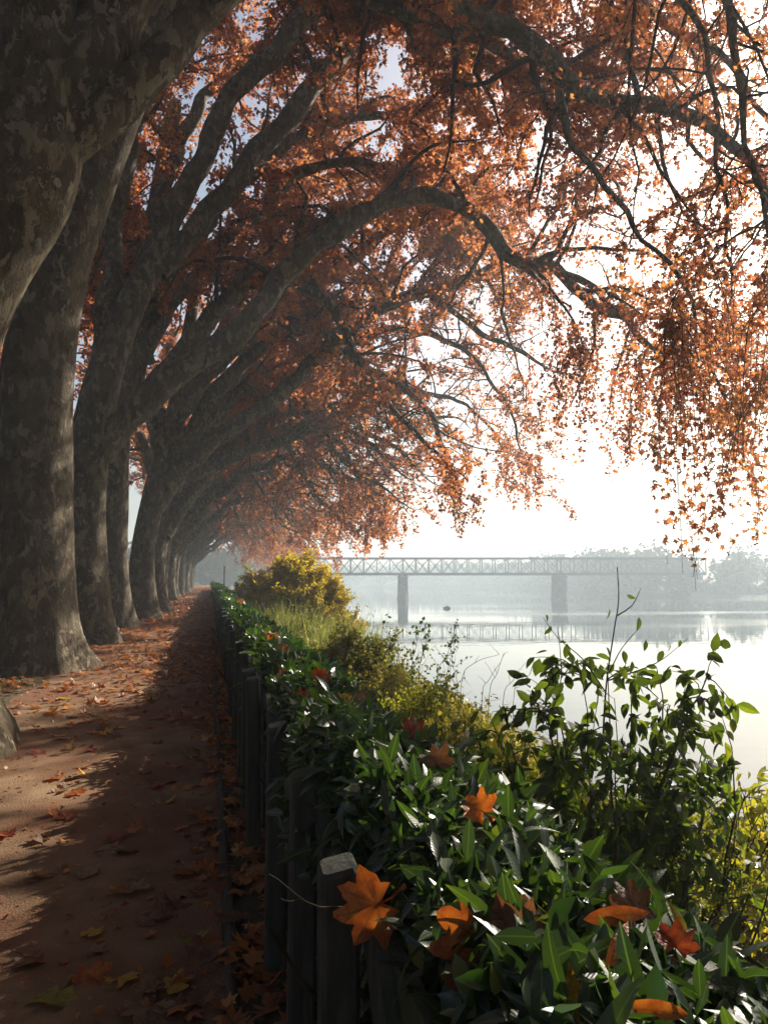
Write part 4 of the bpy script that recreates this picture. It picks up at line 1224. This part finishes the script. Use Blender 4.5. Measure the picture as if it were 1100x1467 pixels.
# leaves caught in the hedge
def facing(px, py, Y, roll, tilt=.0, yaw=0.0):
    """leaf face towards the path walker, rolled in its own plane"""
    q = Vector((-FW[0], -FW[1], .5 + tilt)).to_track_quat('Z', 'Y')
    from mathutils import Quaternion
    return (q @ Quaternion((0, 0, 1), roll) @ Quaternion((1, 0, 0), yaw)).to_euler()
def hedge_hit(px, py, Y0):
    aa = np.linspace(.02, .98, 60)
    for Y in np.arange(.7, 22, .03):
        p = U(px, py, Y)
        q, _n = hedge_profile(np.full(60, Y), aa)
        o_ = np.argsort(q[:, 0])
        if q[:, 0].min() < p[0] < q[:, 0].max() and p[2] < np.interp(p[0], q[o_, 0], q[o_, 2]) + .085: return p, Y
    return U(px, py, Y0), Y0
HG = 'fallen leaves caught in the hedge'
caught = [((540, 1296), 1.62, 'orange', 3, .16, 3.5, False, 'large bright orange plane leaf hooked on the fence post at the front'),
          ((690, 1350), 1.42, 'orange', 2, .17, 3.3, False, 'big orange brown leaf lying on the hedge to the right of the fence leaf'),
          ((735, 1345), 1.47, 'brown', 2, .14, 1.2, False, 'rounded brown leaf tucked behind the big orange brown leaf'),
          ((748, 1345), 1.5, 'brown', 3, .12, 2.0, False, 'dull red brown leaf at the right of the rounded brown leaf'),
          ((835, 1318), 1.5, 'orange', 0, .15, .1, True, 'long flat orange leaf lying across the laurel leaves'),
          ((906, 1303), 1.55, 'brown', 4, .11, 1.4, False, 'upright brown leaf at the end of the long flat leaf'),
          ((868, 1388), 1.3, 'orange', 0, .11, .9, True, 'small pointed orange leaf in the laurel near the bottom right'),
          ((812, 1428), 1.28, 'yellow', 1, .12, .4, False, 'amber leaf low in the laurel, below the small pointed orange leaf'),
          ((988, 1455), 1.25, 'orange', 0, .13, 3.0, True, 'orange and yellow strip of leaf at the very bottom right'),
          ((690, 1162), 2.05, 'orange', 4, .11, 2.2, False, 'curled glowing orange leaf in the middle of the hedge'),
          ((968, 1355), 1.45, 'red', 4, .09, 1.2, False, 'dull wine red leaf between the laurel leaves on the right'),
          ((985, 1345), 1.6, 'green', 0, .10, 1.75, True, 'upright yellow green leaf at the lake side of the hedge'),
          ((700, 1418), 1.32, 'brown', 3, .14, 2.9, False, 'dark brown curled leaf below the big orange brown leaf'),
          ((455, 972), 4.4, 'red', 4, .13, .3, False, 'deep red leaf lying on the hedge where the fence post tops begin'),
          ((432, 1000), 4.0, 'red', 4, .10, 1.8, False, 'red leaf over the fence side of the hedge'),
          ((495, 1003), 3.8, 'yellow', 4, .09, 1.0, False, 'yellow leaf beside red ones on the hedge top'),
          ((520, 1003), 3.9, 'brown', 4, .11, 2.4, False, 'brown leaf at the lake side of the yellow one on the hedge'),
          ((590, 1047), 3.2, 'red', 3, .13, .8, False, 'dark red leaf on the lake side of the hedge crest'),
          ((470, 1035), 3.3, 'orange', 4, .07, 1.1, False, 'tiny glowing orange leaf on the hedge in front of red ones'),
          ((388, 914), 6.8, 'orange', 4, .13, 1.1, False, 'orange leaf on the hedge top farther along the path'),
          ((405, 932), 6.1, 'red', 4, .11, 2.1, False, 'small red leaf just in front of an orange one along the hedge'),
          ((342, 864), 15, 'orange', 3, .2, .2, False, 'far orange leaf cluster on the hedge near the yellow bush'),
          ((625, 1095), 2.6, 'brown', 3, .13, 1.7, False, 'folded brown leaf stuck among glossy laurel leaves on the hedge')]
for (px, py), Y, kd, var, s, roll, strap, lab in caught:
    # rest on the hedge surface: take the pixel's ray down to the foliage if the given distance lies inside it
    p, Yh = (U(px, py, Y), Y) if 'fence post' in lab and 'front' in lab else hedge_hit(px, py, Y)
    s = s * Yh / Y
    put_leaf(kd, var, p, facing(px, py, Y, roll, rl.uniform(0, .8), rl.uniform(-.3, .3)), s, lab, HG, strap)
for k in range(26):
    y = 2.6 + 15 * rl.random() ** 1.4
    p, nn = hedge_profile(np.array([y]), np.array([rl.uniform(.3, .8)]))
    kd = rl.choices(list(FALL), [3, 3, 3, 1.2, .6, .3])[0]
    put_leaf(kd, rl.randrange(5), p[0] + nn[0] * .05, facing(0, 0, 0, rl.uniform(0, 6.28), rl.uniform(0, 1.5)), rl.uniform(.06, .11), f'{colname[kd]} leaf caught in the top of the laurel hedge', HG)

# thin bare twig poking out of the fence towards the path
b = MB()
q = smooth_path([U(535, 1293, 1.7), U(480, 1300, 1.66), U(440, 1293, 1.62), U(410, 1272, 1.6), U(385, 1254, 1.58)], .03)
q = q + np.random.default_rng(3).normal(0, .0022, q.shape)
tube(b, q, np.linspace(.0026, .0009, len(q)), 5)
q2 = smooth_path([U(430, 1288, 1.61), U(415, 1292, 1.6), U(402, 1288, 1.59)], .015)
tube(b, q2, np.linspace(.0012, .0006, len(q2)), 4)
q = smooth_path([U(500, 1212, 1.8), U(482, 1183, 1.78), U(468, 1160, 1.76)], .02)
tw = b.build('bare_twig', M['stem'], smooth=True)
tag(tw, 'thin bare twig poking out of the fence over the path', 'twig')

# ------------------------------------------------------------------ bridge
FB = 180.0
bridge = empty('truss_bridge', LF(10, FB, WATER_Z), 'long grey lattice truss railway bridge on stone piers crossing the misty lake', 'bridge')
mpp = FB / FPX
def bz(py): return U(550, py, 10)[2] * 0 + 1.6 + (831 - py) * mpp * 1.0
ztop, zbot = bz(800.5), bz(823)
def lat(px): return (px - 550) * mpp * 1.003
p1, p2 = lat(577), lat(802)
span = p2 - p1
pan = span / 12
first = p1 - pan * 10
last = p2 + pan * 11
npan = int(round((last - first) / pan))
for side in (0, 4.2):
    b = MB()
    f = FB + side
    upv = LF(0, 1) - LF(0, 0)
    b.bar(LF(first, f, ztop), LF(last, f, ztop), .45, .42)
    b.bar(LF(first, f, zbot), LF(last, f, zbot), .5, .62)
    for k in range(npan + 1):
        la = first + k * pan
        tw_ = .8 if abs((la - p1) / span - round((la - p1) / span)) < .01 else .2
        b.bar(LF(la, f, zbot), LF(la, f, ztop), .2, tw_, upv)
        if k < npan:
            b.bar(LF(la, f - .06, zbot), LF(la + pan, f - .06, ztop), .12, .3, upv)
            b.bar(LF(la, f + .06, ztop), LF(la + pan, f + .06, zbot), .12, .3, upv)
    b.build('truss', M['steel'], bridge)
b = MB()
b.bar(LF(first, FB + 2.1, zbot + .1), LF(last, FB + 2.1, zbot + .1), 3.7, .3)
b.build('deck', M['steel'], bridge)
b = MB()
for k in range(0, npan + 1):
    la = first + k * pan
    b.bar(LF(la, FB + .2, ztop - .02), LF(la, FB + 4.0, ztop - .02), .18, .2)
b.build('cross_bracing', M['steel'], bridge)
def pier(la, w):
    b = MB()
    rings = []
    for z, s in ((WATER_Z - 1, 1.16), (WATER_Z + .25, 1.13), (WATER_Z + .3, 1.05), (zbot - 1.1, .93), (zbot - 1.0, 1.02), (zbot - .55, 1.02), (zbot - .5, .9), (zbot - .31, .9)):
        hw, hl = w / 2 * s, 3.6 * s
        rings.append([LF(la + x * hw, FB + 2.1 + y * hl, z) for x, y in ((-1, -.7), (-.5, -1), (.5, -1), (1, -.7), (1, .7), (.5, 1), (-.5, 1), (-1, .7))])
    V = np.array(rings).reshape(-1, 3)
    b.add(V, [[r * 8 + q, r * 8 + (q + 1) % 8, (r + 1) * 8 + (q + 1) % 8, (r + 1) * 8 + q] for r in range(7) for q in range(8)])
    b.add(V[-8:], [list(range(8))])
    o = b.build('pier', M['stone'], bridge)
    b = MB()
    rings = []
    for z, s in ((WATER_Z - .5, 1), (WATER_Z + .12, .95), (WATER_Z + .5, .5)):
        rings.append([LF(la + x * w * 1.15 * s, FB + 2.1 + y * 5 * s, z) for x, y in ((-1, -.6), (-.5, -1), (.5, -1), (1, -.6), (1, .6), (.5, 1), (-.5, 1), (-1, .6))])
    V = np.array(rings).reshape(-1, 3)
    b.add(V, [[r * 8 + q, r * 8 + (q + 1) % 8, (r + 1) * 8 + (q + 1) % 8, (r + 1) * 8 + q] for r in range(2) for q in range(8)])
    ft = b.build('footing', M['stone'], None)
    ft.parent = o
    ft.matrix_parent_inverse = o.matrix_basis.inverted() @ Matrix.Translation(-Vector(bridge.location))
for k, w in ((-1, 2.3), (0, 2.35), (1, 2.7)):
    pier(p1 + span * k, w)

# small dark float on the water
c = G(640, 872)
d = ray(640, 872); c = CAM + d * ((WATER_Z - CAM[2]) / d[2])
b = MB()
q = [c + np.array([x, 0, .12]) for x in (-.62, -.5, -.2, .2, .5, .62)]
tube(b, np.array(q), np.array([.05, .16, .2, .2, .16, .05]), 10)
b.box(c + [0.1, 0, .34], (.35, .18, .12))
tag(b.build('float', M['float'], smooth=False), 'small dark float lying on the calm lake between the bridge piers', 'float')

# slim dark post by the far end of the hedge
b = MB()
p = U(321, 838, 62); p[2] = 0
tube(b, np.array([p + [0, 0, z] for z in (-.1, .1, 1.3, 2.4, 2.6)]), np.array([.07, .06, .05, .045, .05]), 8)
b.box(p + [0, 0, 2.62], (.16, .16, .05))
tag(b.build('path_post', M['float']), 'slim dark post standing beside the far end of the hedge', 'post')

# ------------------------------------------------------------------ far shore
rng = np.random.default_rng(91)
shore = [(-110, 430), (-20, 430), (30, 425), (64, 350), (73, 250), (77, 198), (110, 190), (200, 190), (300, 200)]
b = MB()
S_ = smooth_path(np.array([[a, f, 0] for a, f in shore]), 12)
rows = []
for off, z in ((0, WATER_Z - .6), (2, WATER_Z + .4), (20, WATER_Z + 2), (70, 4), (140, 8), (240, 10)):
    rows.append([LF(a, f + off, z + (1.2 * math.sin(a * .09 + off) if z > 0 else 0)) for a, f, _ in S_])
n = len(S_)
i, j = np.meshgrid(np.arange(5), np.arange(n - 1), indexing='ij')
b.add(np.array(rows).reshape(-1, 3), np.stack([i * n + j, i * n + j + 1, (i + 1) * n + j + 1, (i + 1) * n + j], -1).reshape(-1, 4))
tag(b.build('far_bank', M['ground'], smooth=True), kind='structure')
b = MB()
def crown(c, r, h, n):
    v = norm(rng.normal(0, 1, (n, 3))) * (rng.random((n, 1)) ** .4)
    lump = 1 + .25 * np.sin(v[:, :1] * 5 + c[0]) * np.cos(v[:, 2:] * 4 + c[1])
    P = c + v * [r, r, h] * lump
    leaves(b, P, rng.normal(0, 1, (n, 3)), v + rng.normal(0, .25, (n, 3)), rng.uniform(.9, 2.0, n), DIA_T, DIA_F, np.zeros(n))
for k in range(330):
    t = rng.random() * (n - 1)
    q = int(t); a, f, _ = S_[q] + (S_[min(q + 1, n - 1)] - S_[q]) * (t - q)
    off = rng.uniform(2, 60)
    right = np.clip((a - 70) / 40, 0, 1)
    h = rng.uniform(3.6, 6.6) - .2 * right
    zb = WATER_Z + .4 + off * .06
    c = LF(a, f + off, zb + h)
    crown(c, h * rng.uniform(.8, 1.2), h, 230)
for k in range(150):
    a = rng.uniform(70, 260)
    f = np.interp(a, [70, 77, 110, 260], [250, 199, 191, 191]) + rng.uniform(1, 16)
    h = rng.uniform(1.2, 2.6)
    crown(LF(a, f, WATER_Z + .6 + h * .7), h * 1.2, h, 90)
# wood beyond the end of the path
for k in range(120):
    x, y = rng.uniform(-45, 30), rng.uniform(225, 290)
    h = rng.uniform(4, 7.5)
    crown(np.array([x, y, h * .95]), h * .8, h, 170)
tag(b.build('far_wood', M['far_leaf']), 'pale blue hazy woods along the far shore of the lake', 'woods', kind='stuff')

# ------------------------------------------------------------------ haze
m, nt, N, L = new_mat('lake_haze')
pv = N.new('ShaderNodeVolumePrincipled')
pv.inputs['Color'].default_value = (.62, .735, .82, 1)
pv.inputs['Density'].default_value = .0018
pv.inputs['Anisotropy'].default_value = .35
o = N.new('ShaderNodeOutputMaterial')
L.new(pv.outputs[0], o.inputs['Volume'])
b = MB()
b.box((0, 220, 14), (1340, 900, 44))
hz = b.build('haze', m)
tag(hz, 'thin bright autumn mist hanging over the lake and the avenue', 'haze', kind='stuff')

# ------------------------------------------------------------------ light, camera
w = bpy.data.worlds.new('World')
SC.world = w
w.use_nodes = True
sky = w.node_tree.nodes.new('ShaderNodeTexSky')
sky.sky_type = 'NISHITA'
sky.sun_disc = False
sky.sun_elevation = SUN_EL
sky.sun_rotation = SUN_AZ
sky.dust_density = 3.0
sky.air_density = 1.0
bg = w.node_tree.nodes['Background']
bg.inputs[1].default_value = .05
w.node_tree.links.new(sky.outputs[0], bg.inputs[0])
sun = bpy.data.lights.new('sun', 'SUN')
sun.energy = 5.0
sun.angle = math.radians(.6)
sun.color = (1, .91, .77)
so = bpy.data.objects.new('sun', sun)
so.rotation_euler = Vector(SUNV).to_track_quat('Z', 'Y').to_euler()
so.location = (30, 30, 40)
COL.objects.link(so)

cam = bpy.data.cameras.new('camera')
cam.sensor_fit = 'HORIZONTAL'
cam.sensor_width = 36
cam.lens = 36 * FPX / 1100
cam.clip_end = 3000
cam.clip_start = .05
co = bpy.data.objects.new('camera', cam)
co.location = CAM
co.rotation_euler = (math.radians(90) + PITCH, 0, -YAW)
COL.objects.link(co)
SC.camera = co

SC.view_settings.view_transform = 'Standard'
SC.view_settings.look = 'None'
SC.view_settings.exposure = 1.3
SC.view_settings.gamma = 1
SC.cycles.max_bounces = 12
SC.cycles.diffuse_bounces = 5
SC.cycles.glossy_bounces = 2
SC.cycles.transmission_bounces = 8
SC.cycles.volume_bounces = 1
SC.cycles.transparent_max_bounces = 8
SC.cycles.use_denoising = True
SC.cycles.sample_clamp_indirect = 6
